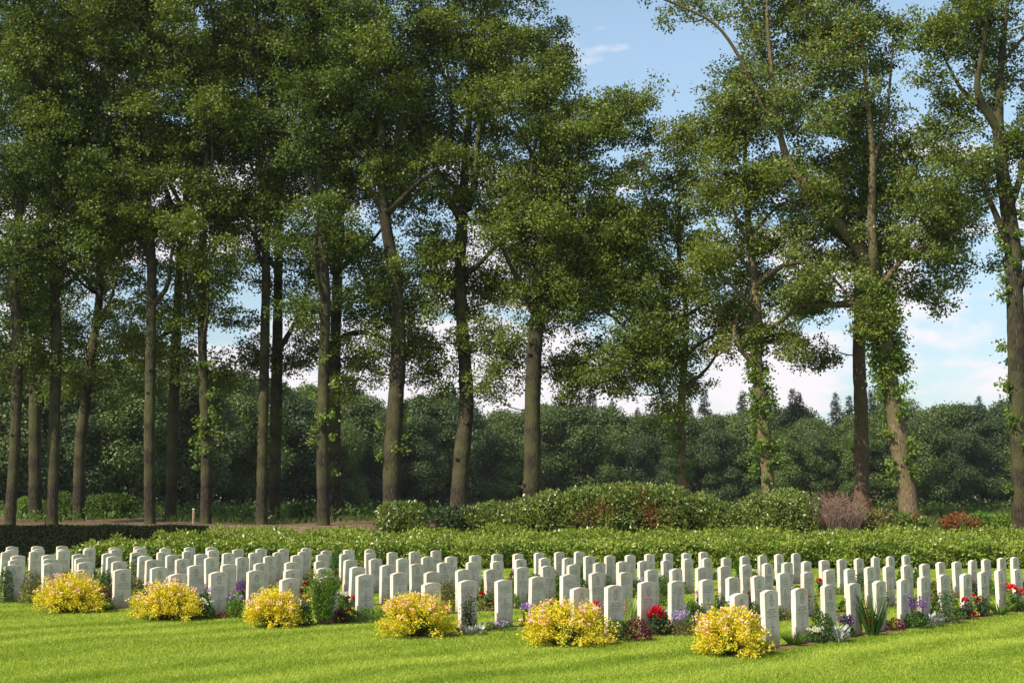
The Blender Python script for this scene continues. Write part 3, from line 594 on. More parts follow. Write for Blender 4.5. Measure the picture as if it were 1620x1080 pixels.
px_tree(18, 55, [(1442, 835, 34), (1436, 780, 30), (1425, 690, 29), (1412, 600, 29), (1398, 500, 27), (1384, 430, 26), (1350, 375, 19), (1300, 330, 17), (1270, 290, 15), (1235, 240, 12), (1220, 150, 8), (1215, 30, 5), (1210, -80, 3)],
        [(1200, 110, 90, 80), (1280, 180, 100, 90), (1320, 60, 100, 90), (1240, 280, 90, 60), (1350, 260, 90, 80), (1360, 140, 70, 80), (1440, 340, 80, 60), (1440, 430, 80, 40), (1350, 440, 70, 40), (1100, 15, 70, 20),
         (1490, 330, 50, 50), (1300, 380, 80, 50), (1270, -50, 130, 60), (1160, 180, 60, 60), (1490, 400, 45, 30), (1190, 0, 70, 40), (1380, 40, 60, 60), (1430, 270, 60, 60), (1500, 450, 40, 25), (1410, 390, 80, 40), (1530, 370, 30, 40)], M['chestnut'],
        'big oak with leaning ivy-clad trunk and large limb reaching left', bark=M['bark2'], nlimb=2, limbs_px=  # paler bark stands for sunlight on this trunk
        [[(1384, 430, 17), (1375, 350, 14), (1375, 260, 10), (1360, 130, 7), (1345, 0, 4)], [(1372, 300, 8), (1400, 180, 5), (1405, 60, 3)], [(1215, 190, 8), (1170, 100, 6), (1130, 45, 5), (1060, 20, 4), (1000, 5, 2)],
         [(1390, 460, 9), (1430, 400, 7), (1490, 380, 4)]], dens=.85, shoots=[(1.5, 5.5, 40, .3), (5.2, 9.8, 170, .42)], lsz=.12)
px_tree(19, 53, [(1615, 845, 32), (1614, 760, 29), (1608, 650, 28), (1604, 500, 28), (1597, 380, 26), (1590, 260, 22), (1577, 190, 18), (1590, 90, 10), (1600, -40, 5)],
        [(1510, 50, 55, 70), (1590, 60, 80, 90), (1560, 170, 60, 50), (1500, 150, 40, 50), (1490, 250, 45, 60), (1550, 280, 50, 45), (1640, 250, 60, 80), (1520, 340, 60, 30), (1640, 400, 40, 50), (1560, -50, 90, 60), (1680, 100, 80, 100), (1465, 290, 40, 55), (1470, 80, 30, 40), (1480, 190, 35, 40), (1530, 380, 50, 30), (1530, 230, 60, 60)],
        M['oak'], 'oak with thick straight trunk at the right edge of the photo',
        [[(1578, 200, 16), (1555, 178, 14), (1533, 160, 12), (1540, 110, 9), (1550, 60, 6), (1538, 20, 4)], [(1592, 300, 8), (1540, 300, 6), (1500, 320, 3)]], dens=.9, shoots=[(2, 13, 60, .3)])

# ---------------------------------------------------------------- the wood beyond the meadow
def far_mesh(seed, h, rw, kind):
    rnd = R(seed); g = Geo(); gl = Geo()
    if kind == 'fir':
        g.tube([(0, 0, -.5), (0, 0, h * .5), (0, 0, h)], [.22, .14, .02], 6)
        nb = 420; z = h * (.12 + .88 * rnd.rand(nb) ** .8); rl = rw * (1 - z / h) ** .85 + .12; an = rnd.rand(nb) * 6.28; C_ = []; D_ = []
        for zz, r_, a in zip(z, rl, an):
            k = max(4, int(r_ * 16)); t = rnd.rand(k, 1); o_ = np.array([math.cos(a), math.sin(a), 0])
            C_.append(np.array([0, 0, zz]) + o_ * r_ * t + np.array([0, 0, -.28]) * r_ * t ** 1.5 + rnd.normal(size=(k, 3)) * np.array([.08, .08, .05])); D_.append(o_ + rnd.normal(size=(k, 3)) * .5 + np.array([0, 0, -.15]))
        C_ = np.concatenate(C_); D_ = np.concatenate(D_); gl.leaves(C_, D_, rnd.normal(size=C_.shape) * .4 + np.array([0, 0, 1]), rnd.uniform(.3, .5, len(C_)), .12)
    else:
        g.tube([(0, 0, -.5), (.1, 0, h * .25), (-.1, .1, h * .5), (0, 0, h * .8)], [.24, .2, .15, .04], 7)
        nb = 34; B = []
        for k in range(nb):
            t = rnd.rand(); zz = h * (.15 + .79 * t); rr_ = rw * (math.sin(math.pi * (.2 + .72 * t)) ** .6); a = rnd.rand() * 6.28; q = rnd.rand() ** .5 * rr_ * .85
            c = np.array([math.cos(a) * q, math.sin(a) * q, zz]); B.append((c, rnd.uniform(.8, 1.7)))
            g.tube([(0, 0, max(h * .2, zz - q * .9 - 1)), (c[0] * .5, c[1] * .5, zz - .3 * q - .3), tuple(c)], [.08, .06, .02], 4)
        for c, r_ in B:
            k = int(520 * r_ ** 1.6) + 200; u = unit(rnd.normal(size=(k, 3))) * (rnd.rand(k, 1) ** .18) * r_ * np.array([1.05, 1.05, .88]); u += rnd.normal(size=u.shape) * np.array([.30, .30, .26])
            pts = c + u; gl.leaves(pts, rnd.normal(size=pts.shape), unit(u) * 1.1 + rnd.normal(size=pts.shape) * .4 + np.array([0, 0, .4]), rnd.uniform(.2, .36, k), .2)
    return g, gl
protos = []
for i, (h, rw, kd) in enumerate([(15, 3.6, 'd'), (13.5, 3.9, 'd'), (14.5, 3.2, 'd'), (12.5, 4.0, 'd'), (15.5, 4.2, 'd'), (14, 3.4, 'd')]): protos.append((far_mesh(70 + i, h, rw, kd), h, kd))
firs = [(far_mesh(90 + i, h, rw, 'fir'), h, 'fir') for i, (h, rw) in enumerate([(18, 4.0), (17, 3.3), (18.5, 3.6)])]
cache = {}
def far_tree(pid, px, Y, htop_y, label, name='broadleaf_tree', group='trees of the wood beyond the meadow', mat='far', cat='tree'):
    (g, gl), h, kd = (firs if name == 'fir_tree' else protos)[pid]
    b = at(px, 800, Y); z = float(gz(b[0], Y)); top = at(px, htop_y, Y)[2]; s = (top - z) / h
    root = empty(name, (b[0], Y, z), rnd_far.rand() * 6.28); root.scale = ((1.05 * s if name == 'fir_tree' else min(s * 1.15, s * .6 + .6)), (1.05 * s if name == 'fir_tree' else min(s * 1.15, s * .6 + .6)), s)
    key = (name, pid, mat)
    if key not in cache:
        a = g.obj('trunk', M['bark'], root, True); c = gl.obj('crown', M[mat], root); cache[key] = (a, c)
    else:
        for o in cache[key]:
            c = o.copy(); COL.objects.link(c); c.parent = root
    return tag(root, label, cat, group)
rnd_far = R(77)
def skyline(px):   # top of the wood as seen in the photo
    xs = [-80, 0, 120, 250, 330, 400, 480, 560, 610, 680, 740, 800, 870, 940, 1000, 1060, 1120, 1200, 1270, 1340, 1420, 1500, 1540, 1600, 1700]
    yy = [560, 570, 560, 580, 590, 605, 612, 620, 640, 632, 640, 650, 640, 640, 662, 660, 650, 648, 650, 650, 636, 640, 650, 636, 640]
    return float(np.interp(px, xs, yy))
def depthof(px): return float(np.interp(px, [-80, 250, 420, 620, 900, 1700], [120, 125, 150, 175, 195, 200]))
cnt_f = 0
names_where = []
for row in range(4):
    px = -70 + row * 17
    while px < 1700:
        D = depthof(px) + row * 7 + rnd_far.uniform(-1.5, 1.5); step = 5.2 / D * FPX * rnd_far.uniform(.8, 1.15)
        names_where.append((row, px, D)); px += step
rowname = ['front', 'second', 'third', 'rearmost']
counters = [0, 0, 0, 0]
def nth(k): 
    tens = ['', '', 'twenty', 'thirty', 'forty', 'fifty']
    if k < 20: return ordn[k]
    t, u = divmod(k + 1, 10)
    return (tens[t] + '-' + ordn[u - 1]) if u else {2: 'twentieth', 3: 'thirtieth', 4: 'fortieth', 5: 'fiftieth'}[t]
for row, px, D in names_where:
    ty = skyline(px) + (rnd_far.uniform(4, 40) if row == 0 else rnd_far.uniform(-8, 20))
    m = ['far2', 'far', 'far3'][rnd_far.choice(3, p=[.3, .4, .3])]
    far_tree(rnd_far.randint(0, 6), px, D, ty, f"rounded {dict(far2='light green', far='mid green', far3='dark green')[m]} tree, {nth(counters[row])} from left in the {rowname[row]} rank of the wood", mat=m)
    counters[row] += 1
fx = [(890, 628), (905, 640), (935, 615), (970, 640), (1117, 622), (1092, 640), (1178, 624), (1225, 628), (1258, 621), (1268, 625), (1327, 627), (1348, 632), (1384, 622), (1555, 632), (700, 640), (1010, 650)]
for k, (px, ty) in enumerate(sorted(fx)):
    far_tree(k % 3, px, depthof(px) + 16 + (k % 3) * 2, ty - 6, f"dark pointed fir rising above the wood, {nth(k)} fir from the left", 'fir_tree', 'firs rising above the wood', 'fir', 'fir')
hz_m = bpy.data.materials.new('haze'); hz_m.use_nodes = True; hz_t = hz_m.node_tree; hz_t.nodes.clear()
hz_o = N(hz_t, 'ShaderNodeOutputMaterial'); hz_v = N(hz_t, 'ShaderNodeVolumePrincipled'); hz_v.inputs['Density'].default_value = HAZE; hz_v.inputs['Color'].default_value = (.92, .96, 1, 1); hz_v.inputs['Anisotropy'].default_value = .2
L(hz_t, hz_v.outputs[0], hz_o.inputs['Volume'])
hg = Geo(); hg.box(0, 160, 14, 700, 420, 36); tag(hg.obj('haze', hz_m), 'thin pale summer haze over the meadow and wood', 'haze', kind='stuff')
# shaded scrub under the wood and its dark inside
def scrub():
    rnd = R(8); g = Geo(); n = 42000; px = rnd.uniform(-80, 1700, n); D = np.interp(px, [-80, 250, 420, 620, 900, 1700], [120, 125, 150, 175, 195, 200]) + rnd.uniform(-3, 22, n)
    x = (px - 810) / FPX * D * 1.005; hmax = .4 + 2.0 * (np.sin(x * .9) * .5 + .5) * (np.sin(x * .37 + 2) * .5 + .5) + np.clip(D - np.interp(px, [-80, 250, 420, 620, 900, 1700], [120, 125, 150, 175, 195, 200]) - 4, 0, 10) * .35
    z = gz(x, D) + rnd.rand(n) * hmax; c = np.stack([x, D, z], 1)
    g.leaves(c, rnd.normal(size=(n, 3)), rnd.normal(size=(n, 3)) * .6 + np.array([-.3, -.4, .8]), rnd.uniform(.3, .55, n), .3)
    tag(g.obj('undergrowth', M['far']), 'dark green scrub along the foot of the far wood', 'undergrowth', kind='stuff')
scrub()

# ---------------------------------------------------------------- hedge, shrubs, bank plants
def leafy_volume(rnd, n, f_in, lo, hi):
    """points near the surface of an implicit lumpy shape; returns points and outward normals"""
    P = []; Nn = []; got = 0
    while got < n:
        p_ = rnd.uniform(lo, hi, (n * 3, 3)); v = f_in(p_); k = (v > -.02) & (v < .16) & (rnd.rand(len(p_)) < .9)
        p_ = p_[k]; e = .03
        gr = np.stack([f_in(p_ + np.eye(3)[a] * e) - f_in(p_ - np.eye(3)[a] * e) for a in range(3)], 1)
        P.append(p_); Nn.append(-unit(gr)); got += len(p_)
    return np.concatenate(P)[:n], np.concatenate(Nn)[:n]
def laurel_hedge():
    rnd = R(21); g = Geo(); n = 115000
    x = rnd.uniform(-16.2, 20.5, n); x0, x1 = -16.2, 20.5
    # profile: front face from the soil up, top sloping up the bank
    s = rnd.rand(n) ** .8
    fl = 47.2 + .25 * np.sin(x * 1.3) + .15 * np.sin(x * 3.1 + 1)
    lump = .11 * np.sin(x * 2.1 + 3 * s) + .10 * np.sin(x * 4.7 + 13 * s) + .09 * np.sin(x * 8 + 21 * s + 1) + .06 * np.sin(x * 15 - 30 * s)
    front = rnd.rand(n) < .34
    y = np.where(front, fl + lump + .12 * (1 - s), fl + .1 + s * 5.9)
    ztop = .86 + (y - fl) * .03 + lump * .9 + .08 * np.sin(x * .8 + y)
    z = np.where(front, .06 + s * .80, ztop); 
    # left end tapers in front of the clipped dark hedge
    endk = smooth(-16.2, -13.5, x) * .75 + .25; z = np.where(front, z * endk, z * endk)
    d = rnd.normal(0, .06, n)
    c = np.stack([x, y + (d if True else 0), z + rnd.normal(0, .055, n)], 1)
    nm = np.where(front[:, None], np.array([[-.1, -1, .35]]), np.array([[0, -.25, 1]])) + rnd.normal(size=(n, 3)) * .5
    dr = rnd.normal(size=(n, 3)) * .8 + np.array([0, -.35, .55])
    ln = rnd.uniform(.08, .16, n); g.leaves(c, dr, nm, ln, ln * .42)
    root = empty('laurel_hedge', (0, 0, 0)); g.obj('foliage', M['hedge'], root)
    # dark sheet added for the shaded inside, blocks see-through; plus stem tubes
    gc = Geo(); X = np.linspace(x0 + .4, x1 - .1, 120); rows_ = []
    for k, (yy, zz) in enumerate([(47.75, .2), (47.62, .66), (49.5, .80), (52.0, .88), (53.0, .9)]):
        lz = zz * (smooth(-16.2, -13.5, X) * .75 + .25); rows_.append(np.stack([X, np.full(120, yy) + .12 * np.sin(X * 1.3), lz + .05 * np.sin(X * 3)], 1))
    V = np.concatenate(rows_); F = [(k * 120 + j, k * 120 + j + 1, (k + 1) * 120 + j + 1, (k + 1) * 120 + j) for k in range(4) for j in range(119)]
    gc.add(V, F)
    for _ in range(700):
        xx = rnd.uniform(x0 + .5, x1 - .2); yy = 47.5 + rnd.uniform(0, .5); gc.tube([(xx, yy, 0), (xx + rnd.uniform(-.1, .1), yy + rnd.uniform(-.1, .1), .45)], [.014, .009], 4)
    gc.obj('stems', M['core'], root)
    tag(root, 'long low bright green laurel hedge running behind all the headstones', 'hedge')
laurel_hedge()
def clipped_hedge():
    rnd = R(22); root = empty('clipped_hedge', (-18, 50, 0)); g = Geo(); X0, X1, Y0, Y1, Z1 = -24.5, -10.9, 48.9, 50.6, 1.36; ox = np.array([-18, 50, 0])
    g.box((X0 + X1) / 2 + 18, (Y0 + Y1) / 2 - 50, Z1 / 2, X1 - X0 - .2, Y1 - Y0 - .2, Z1 - .1); g.obj('stems', M['core'], root)  # solid dark box added for the shaded inside, blocks see-through
    n = 42000; x = rnd.uniform(X0, X1, n); top = rnd.rand(n) < .5
    y = np.where(top, rnd.uniform(Y0, Y1, n), Y0 + rnd.normal(0, .03, n)); z = np.where(top, Z1 + rnd.normal(0, .025, n) + .02 * np.sin(x * 3), rnd.rand(n) * Z1)
    gl = Geo(); c = np.stack([x, y, z], 1) - ox; nm = np.where(top[:, None], np.array([[0, 0, 1.]]), np.array([[0, -1., 0]])) + rnd.normal(size=(n, 3)) * .5
    gl.leaves(c, rnd.normal(size=(n, 3)), nm, rnd.uniform(.05, .09, n), .04); gl.obj('foliage', M['trimmed'], root)
    tag(root, 'dark clipped hedge at the far left behind the headstones', 'hedge')
clipped_hedge()
def shrub(seed, px, Y, wpx, top_y, mat, label, name='rhododendron', n=9000, ll=.14, extra=None, base_y=None, cat='shrub', group=None, wide=.42, stemmat='core'):
    rnd = R(seed); m = Y / FPX; b = at(px, 800, Y); z = float(gz(b[0], Y)); top = at(px, top_y, Y)[2]; h = top - z; rx = wpx * m / 2; ry = min(rx, 1.6)
    root = empty(name, (b[0], Y, z)); nb = max(6, int(rx * 7)); B = []
    for k in range(nb):
        a = rnd.rand() * 6.28; q = rnd.rand() ** .5 * .8; r_ = rnd.uniform(.30, .5) * min(h, 1.4); cx, cy = math.cos(a) * q * rx, math.sin(a) * q * ry
        hh = h * (1 - .38 * q ** 2) - r_ * .8; B.append((cx, cy, max(r_ * .5, hh), r_ * 1.25, r_))
        B.append((cx, cy, max(r_ * .4, hh * .45), r_ * 1.3, r_))
    g = Geo(); gc = Geo(); w = np.array([b_[3] * b_[4] for b_ in B]); cnts = (w / w.sum() * n).astype(int)
    for (cx, cy, cz, r1, r2), k in zip(B, cnts):
        u = unit(rnd.normal(size=(k, 3))); rr_ = .82 + .22 * rnd.rand(k, 1); pts = np.array([cx, cy, cz]) + u * rr_ * np.array([r1, r1, r2]); ok = pts[:, 2] > .02; pts = pts[ok]; u = u[ok]
        ln = rnd.uniform(.7, 1.2, len(pts)) * ll; g.leaves(pts, u * .6 + rnd.normal(size=u.shape) * .8 + np.array([0, 0, .3]), u + rnd.normal(size=u.shape) * .5, ln, ln * wide)
        # ground-to-clump stems
        gc.tube([(cx * .3, cy * .3, -.1), (cx * .7, cy * .7, cz * .5), (cx, cy, cz)], [.03, .022, .012], 5)
        uu = unit(rnd.normal(size=(30, 3))) * np.array([r1, r1, r2]) * .8
        for e in uu: gc.tube([(cx, cy, cz), tuple(np.array([cx, cy, cz]) + e)], [.012, .005], 3)
    gc.obj('stems', M[stemmat], root); g.obj('foliage', mat, root)
    if extra:
        ge = Geo()
        for (fx_, fz, k, sz, em) in extra:
            c = np.array([fx_ * rx, -ry * .75, fz * h]) + rnd.normal(size=(k, 3)) * np.array([sz, sz * .8, sz * .7]); ge.leaves(c, rnd.normal(size=c.shape) + np.array([0, -.2, .5]), rnd.normal(size=c.shape) + np.array([0, -1, .3]), rnd.uniform(.06, .11, k), .035)
        ge.obj('withered_leaves', M['rust'], root)
    return tag(root, label, cat, group)
shrub(31, 1000, 54.0, 320, 768, M['rhodo'], 'largest rhododendron mound with rusty withered patches, right of centre', n=42000, extra=[(-.3, .5, 260, .3, 0), (.12, .45, 320, .28, 0), (.05, .8, 160, .35, 0), (.22, .25, 260, .3, 0), (-.5, .35, 200, .28, 0)])
shrub(32, 880, 54.6, 130, 778, M['rhodo'], 'rhododendron with dark glossy leaves joining the left flank of the largest mound', n=12000)
shrub(33, 1100, 54.0, 110, 785, M['rhodo'], 'rounded dark rhododendron at the right flank of the largest mound', n=11000)
shrub(34, 785, 54.5, 130, 797, M['rhodo'], 'low dark rhododendron just left of the thick mossy trunk', n=8000)
shrub(35, 634, 54, 75, 795, M['rhodo'], 'small round glossy rhododendron in front of the large oak at centre left', n=7000)
shrub(36, 715, 55, 75, 803, M['dark'], 'low dark shrub at the foot of the S-curved trunk', n=5000, name='low_shrub')
shrub(37, 1238, 54, 135, 774, M['rhodo'], 'rhododendron with yellowish tips in front of the slim shooting oak', n=12000, extra=[(-.1, .3, 120, .2, 0), (.5, .35, 160, .22, 0)])
shrub(38, 1385, 54.5, 90, 806, M['olive'], 'low olive-green shrub at the foot of the leaning trunk', n=5000, name='low_shrub')
shrub(39, 1490, 54.5, 120, 816, M['rhodo'], 'low spreading shrub with rusty sprays near the right edge', n=6000, name='low_shrub', extra=[(.3, .8, 140, .22, 0), (.0, .7, 60, .15, 0)])
shrub(40, 155, 66, 60, 785, M['fern'], 'leafy green bush behind the second pair of trunks at the left', n=4000, name='bush')
shrub(41, 180, 64, 80, 782, M['fern'], 'broad mid-green bush left of the close pair of trunks', n=5000, name='bush')
shrub(42, 45, 66, 50, 788, M['bright'], 'small sunlit bush behind the leftmost trunks', n=3000, name='bush')
shrub(43, 480, 62, 55, 798, M['fern'], 'leafy sapling bush between the touching pair and twin trunks', n=3000, name='bush')
shrub(44, 100, 64, 40, 780, M['fern'], 'narrow upright bush beside the second front trunk', n=3000, name='bush')
shrub(47, 1435, 54.6, 60, 812, M['rhodo'], 'small dark shrub directly right of the leaning trunk', n=3000, name='low_shrub', extra=[(.2, .8, 60, .15, 0)])
shrub(48, 1560, 54.8, 90, 812, M['bright'], 'fresh green low shrub left of the rightmost trunk', n=4000, name='low_shrub')
shrub(49, 1520, 54.0, 40, 812, M['rust'], 'small rust-red shrub near the right edge', n=1500, name='low_shrub')
shrub(50, 1340, 56.5, 60, 806, M['fern'], 'green shrub behind the bare grey twiggy shrub', n=3000, name='low_shrub')
shrub(51, 1465, 58, 110, 806, M['meadowgrass'], 'yellowish green weedy clump behind the leaning trunk', n=4000, name='weedy_clump')
shrub(45, 336, 49.9, 70, 832, M['hedge'], 'loose laurel bush at the end of the dark clipped hedge', n=3500, name='laurel_bush', ll=.13)
shrub(46, 295, 48.4, 80, 842, M['hedge'], 'loose laurel bush in front of the dark clipped hedge', n=3500, name='laurel_bush', ll=.13)
def twiggy():
    rnd = R(50); b = at(1322, 800, 53.8); z = float(gz(b[0], 53.8)); root = empty('bare_shrub', (b[0], 53.8, z)); root.scale = (1.55, 1.3, 1.3); g = Geo()
    for k in range(240):
        a = rnd.rand() * 6.28; q = rnd.rand() ** .5; x, y = math.cos(a) * q, math.sin(a) * q; h = rnd.uniform(.7, 1.0) * (1.45 - .5 * q * q); tip = np.array([x * .95, y * .8, h])
        g.tube([(x * .45, y * .4, -.1), (x * .65 + rnd.normal() * .03, y * .6, h * .5), tip], [.010, .008, .003], 3)
        for _ in range(3):
            s0 = np.array([x * .65, y * .6, h * rnd.uniform(.45, .8)]); g.tube([s0, s0 + np.array([rnd.normal() * .15, rnd.normal() * .15, .25])], [.006, .002], 3)
    g.obj('twigs', M['twig'], root); gl = Geo(); n = 420; c = rnd.normal(size=(n, 3)) * np.array([.45, .4, .22]) + np.array([0, -.2, .95]); gl.leaves(c, rnd.normal(size=c.shape), rnd.normal(size=c.shape), rnd.uniform(.05, .09, n), .04)
    gl.obj('withered_leaves', M['rust'], root); tag(root, 'bare grey twiggy shrub with a few rusty leaves right of the yellowish rhododendron', 'shrub')
twiggy()
def bracken():
    rnd = R(51); g = Geo(); n = 26000
    x = rnd.uniform(-27, 27, n); y = 60 + rnd.rand(n) ** 1.3 * 22; patch = np.sin(x * .9 + 1) + np.sin(x * .35 + y * .4) + np.sin(y * 1.1 + x * .2)
    k = (patch > -.3) | (y > 68); x, y, patch = x[k], y[k], patch[k]; n = len(x)
    z = gz(x, y) + rnd.rand(n) * (.25 + .25 * np.clip(patch, 0, 2)); c = np.stack([x, y, z], 1)
    g.leaves(c, rnd.normal(size=(n, 3)) + np.array([0, 0, .5]), rnd.normal(size=(n, 3)) * .6 + np.array([0, -.4, .9]), rnd.uniform(.16, .34, n), .09)
    tag(g.obj('bracken', M['fern']), 'green bracken and brambles growing behind the trunks', 'bracken', kind='stuff')
bracken()
def tall_grass():
    rnd = R(52); g = Geo(); n = 26000; x = rnd.uniform(11, 27, n); y = rnd.uniform(53.5, 66, n); c = np.stack([x, y, gz(x, y)], 1)
    d = rnd.normal(size=(n, 3)) * .25 + np.array([0, 0, 1]); g.blades(c, d, rnd.uniform(.35, .75, n), .022, rnd, .25, 2)
    n = 9000; x = rnd.uniform(-15, 11, n); y = rnd.uniform(58, 70, n); c = np.stack([x, y, gz(x, y)], 1); d = rnd.normal(size=(n, 3)) * .25 + np.array([0, 0, 1]); g.blades(c, d, rnd.uniform(.2, .45, n), .022, rnd, .25, 2)
    tag(g.obj('tall_grass', M['meadowgrass']), 'rough sunlit tall grass under the right-hand trees', 'grass', kind='stuff')
tall_grass()
def post():
    b = at(306, 828, 56); z = float(gz(b[0], 56)); root = empty('wooden_post', (b[0], 56, z)); g = Geo()
    g.tube([(0, 0, -.2), (0, 0, .2), (0, 0, .50), (0, 0, .56)], [.055, .055, .053, .03], 10); g.obj('post', M['wood'], root)
    g = Geo(); g.tube([(0, 0, .56), (0, 0, .60)], [.065, .06], 10); a = np.arange(10) * math.pi / 5
    g.add([(math.cos(t) * .06, math.sin(t) * .06, .6) for t in a], [tuple(range(10))]); g.obj('cap', M['white'], root)
    tag(root, 'short brown wooden post with pale cap among the left trunks', 'post')
post()

# ---------------------------------------------------------------- plants among the stones
def plant_root(name, x, y): return empty(name, (x, y, float(gz(x, y))))
def spiraea(seed, px, py, wpx, hpx, label):
    b = on_ground(px, py - 1); m = b[1] / FPX; rx = wpx * m / 2; h = hpx * m * .97; rnd = R(seed); y0 = b[1] + rx * .12
    root = plant_root('spiraea_bush', b[0], y0); g = Geo(); gs = Geo(); gf = Geo()
    nst = 190; a = rnd.rand(nst) * 6.28; el = np.arcsin(rnd.rand(nst) ** .8 * .98 + .0); L_ = rnd.uniform(.80, 1.06, nst)
    lump = 1 + .13 * np.sin(a * 2 + seed * 1.7) + .10 * np.sin(a * 5 + seed)
    tips = np.stack([np.cos(a) * np.cos(el) * rx * L_ * lump, np.sin(a) * np.cos(el) * rx * L_ * lump, .06 + np.sin(el) * (h - .06) * L_], 1)
    for t in tips: gs.tube([(t[0] * .12, t[1] * .12, 0), (t[0] * .6, t[1] * .6, t[2] * .62 + .04), t], [.005, .004, .002], 3)
    k = 74; tt = rnd.rand(nst, k, 1) ** .6 * .55 + .45; base = tips[:, None] * tt; base[:, :, 2:] += .04 * (1 - tt); c = base.reshape(-1, 3) + rnd.normal(size=(nst * k, 3)) * .032
    outv = unit(np.repeat(tips, k, 0)); keep = c[:, 2] > .015; c = c[keep]; outv = outv[keep]
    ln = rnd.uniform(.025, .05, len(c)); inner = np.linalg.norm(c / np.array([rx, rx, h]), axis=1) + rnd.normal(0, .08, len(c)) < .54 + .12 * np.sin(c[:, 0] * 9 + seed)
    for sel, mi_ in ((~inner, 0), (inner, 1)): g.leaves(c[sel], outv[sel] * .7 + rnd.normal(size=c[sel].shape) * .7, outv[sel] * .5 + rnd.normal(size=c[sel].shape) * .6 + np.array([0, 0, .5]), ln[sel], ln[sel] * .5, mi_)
    up = tips[(tips[:, 2] > h * .45)]; up = up[rnd.rand(len(up)) < .42]
    for t in up:
        c = t + np.array([0, 0, .012]) + rnd.normal(size=(11, 3)) * np.array([.022, .022, .008]); gf.leaves(c, rnd.normal(size=c.shape), rnd.normal(size=c.shape) * .5 + np.array([-.2, -.4, 1]), .03, .03)
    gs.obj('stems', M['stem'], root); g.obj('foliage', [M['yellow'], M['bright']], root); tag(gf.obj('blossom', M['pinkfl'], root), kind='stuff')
    tag(root, label, 'bush', 'yellow spiraea bushes at the near ends of the lines')
for i, a in enumerate([(110, 972, 100, 66, 'golden yellow spiraea bush, leftmost of the six along the front'), (262, 983, 118, 64, 'golden yellow spiraea bush with pink flower heads, second from left'),
                       (432, 993, 104, 64, 'golden yellow spiraea bush beside the tall feathery green plant'), (658, 1008, 120, 74, 'golden yellow spiraea bush left of the rose-grown cross headstone, fourth from left'),
                       (895, 1021, 140, 74, 'widest golden yellow spiraea bush, left of the astilbe and red rose'), (1155, 1037, 128, 80, 'golden yellow spiraea bush nearest the camera, rightmost of the six')]): spiraea(60 + i, *a)

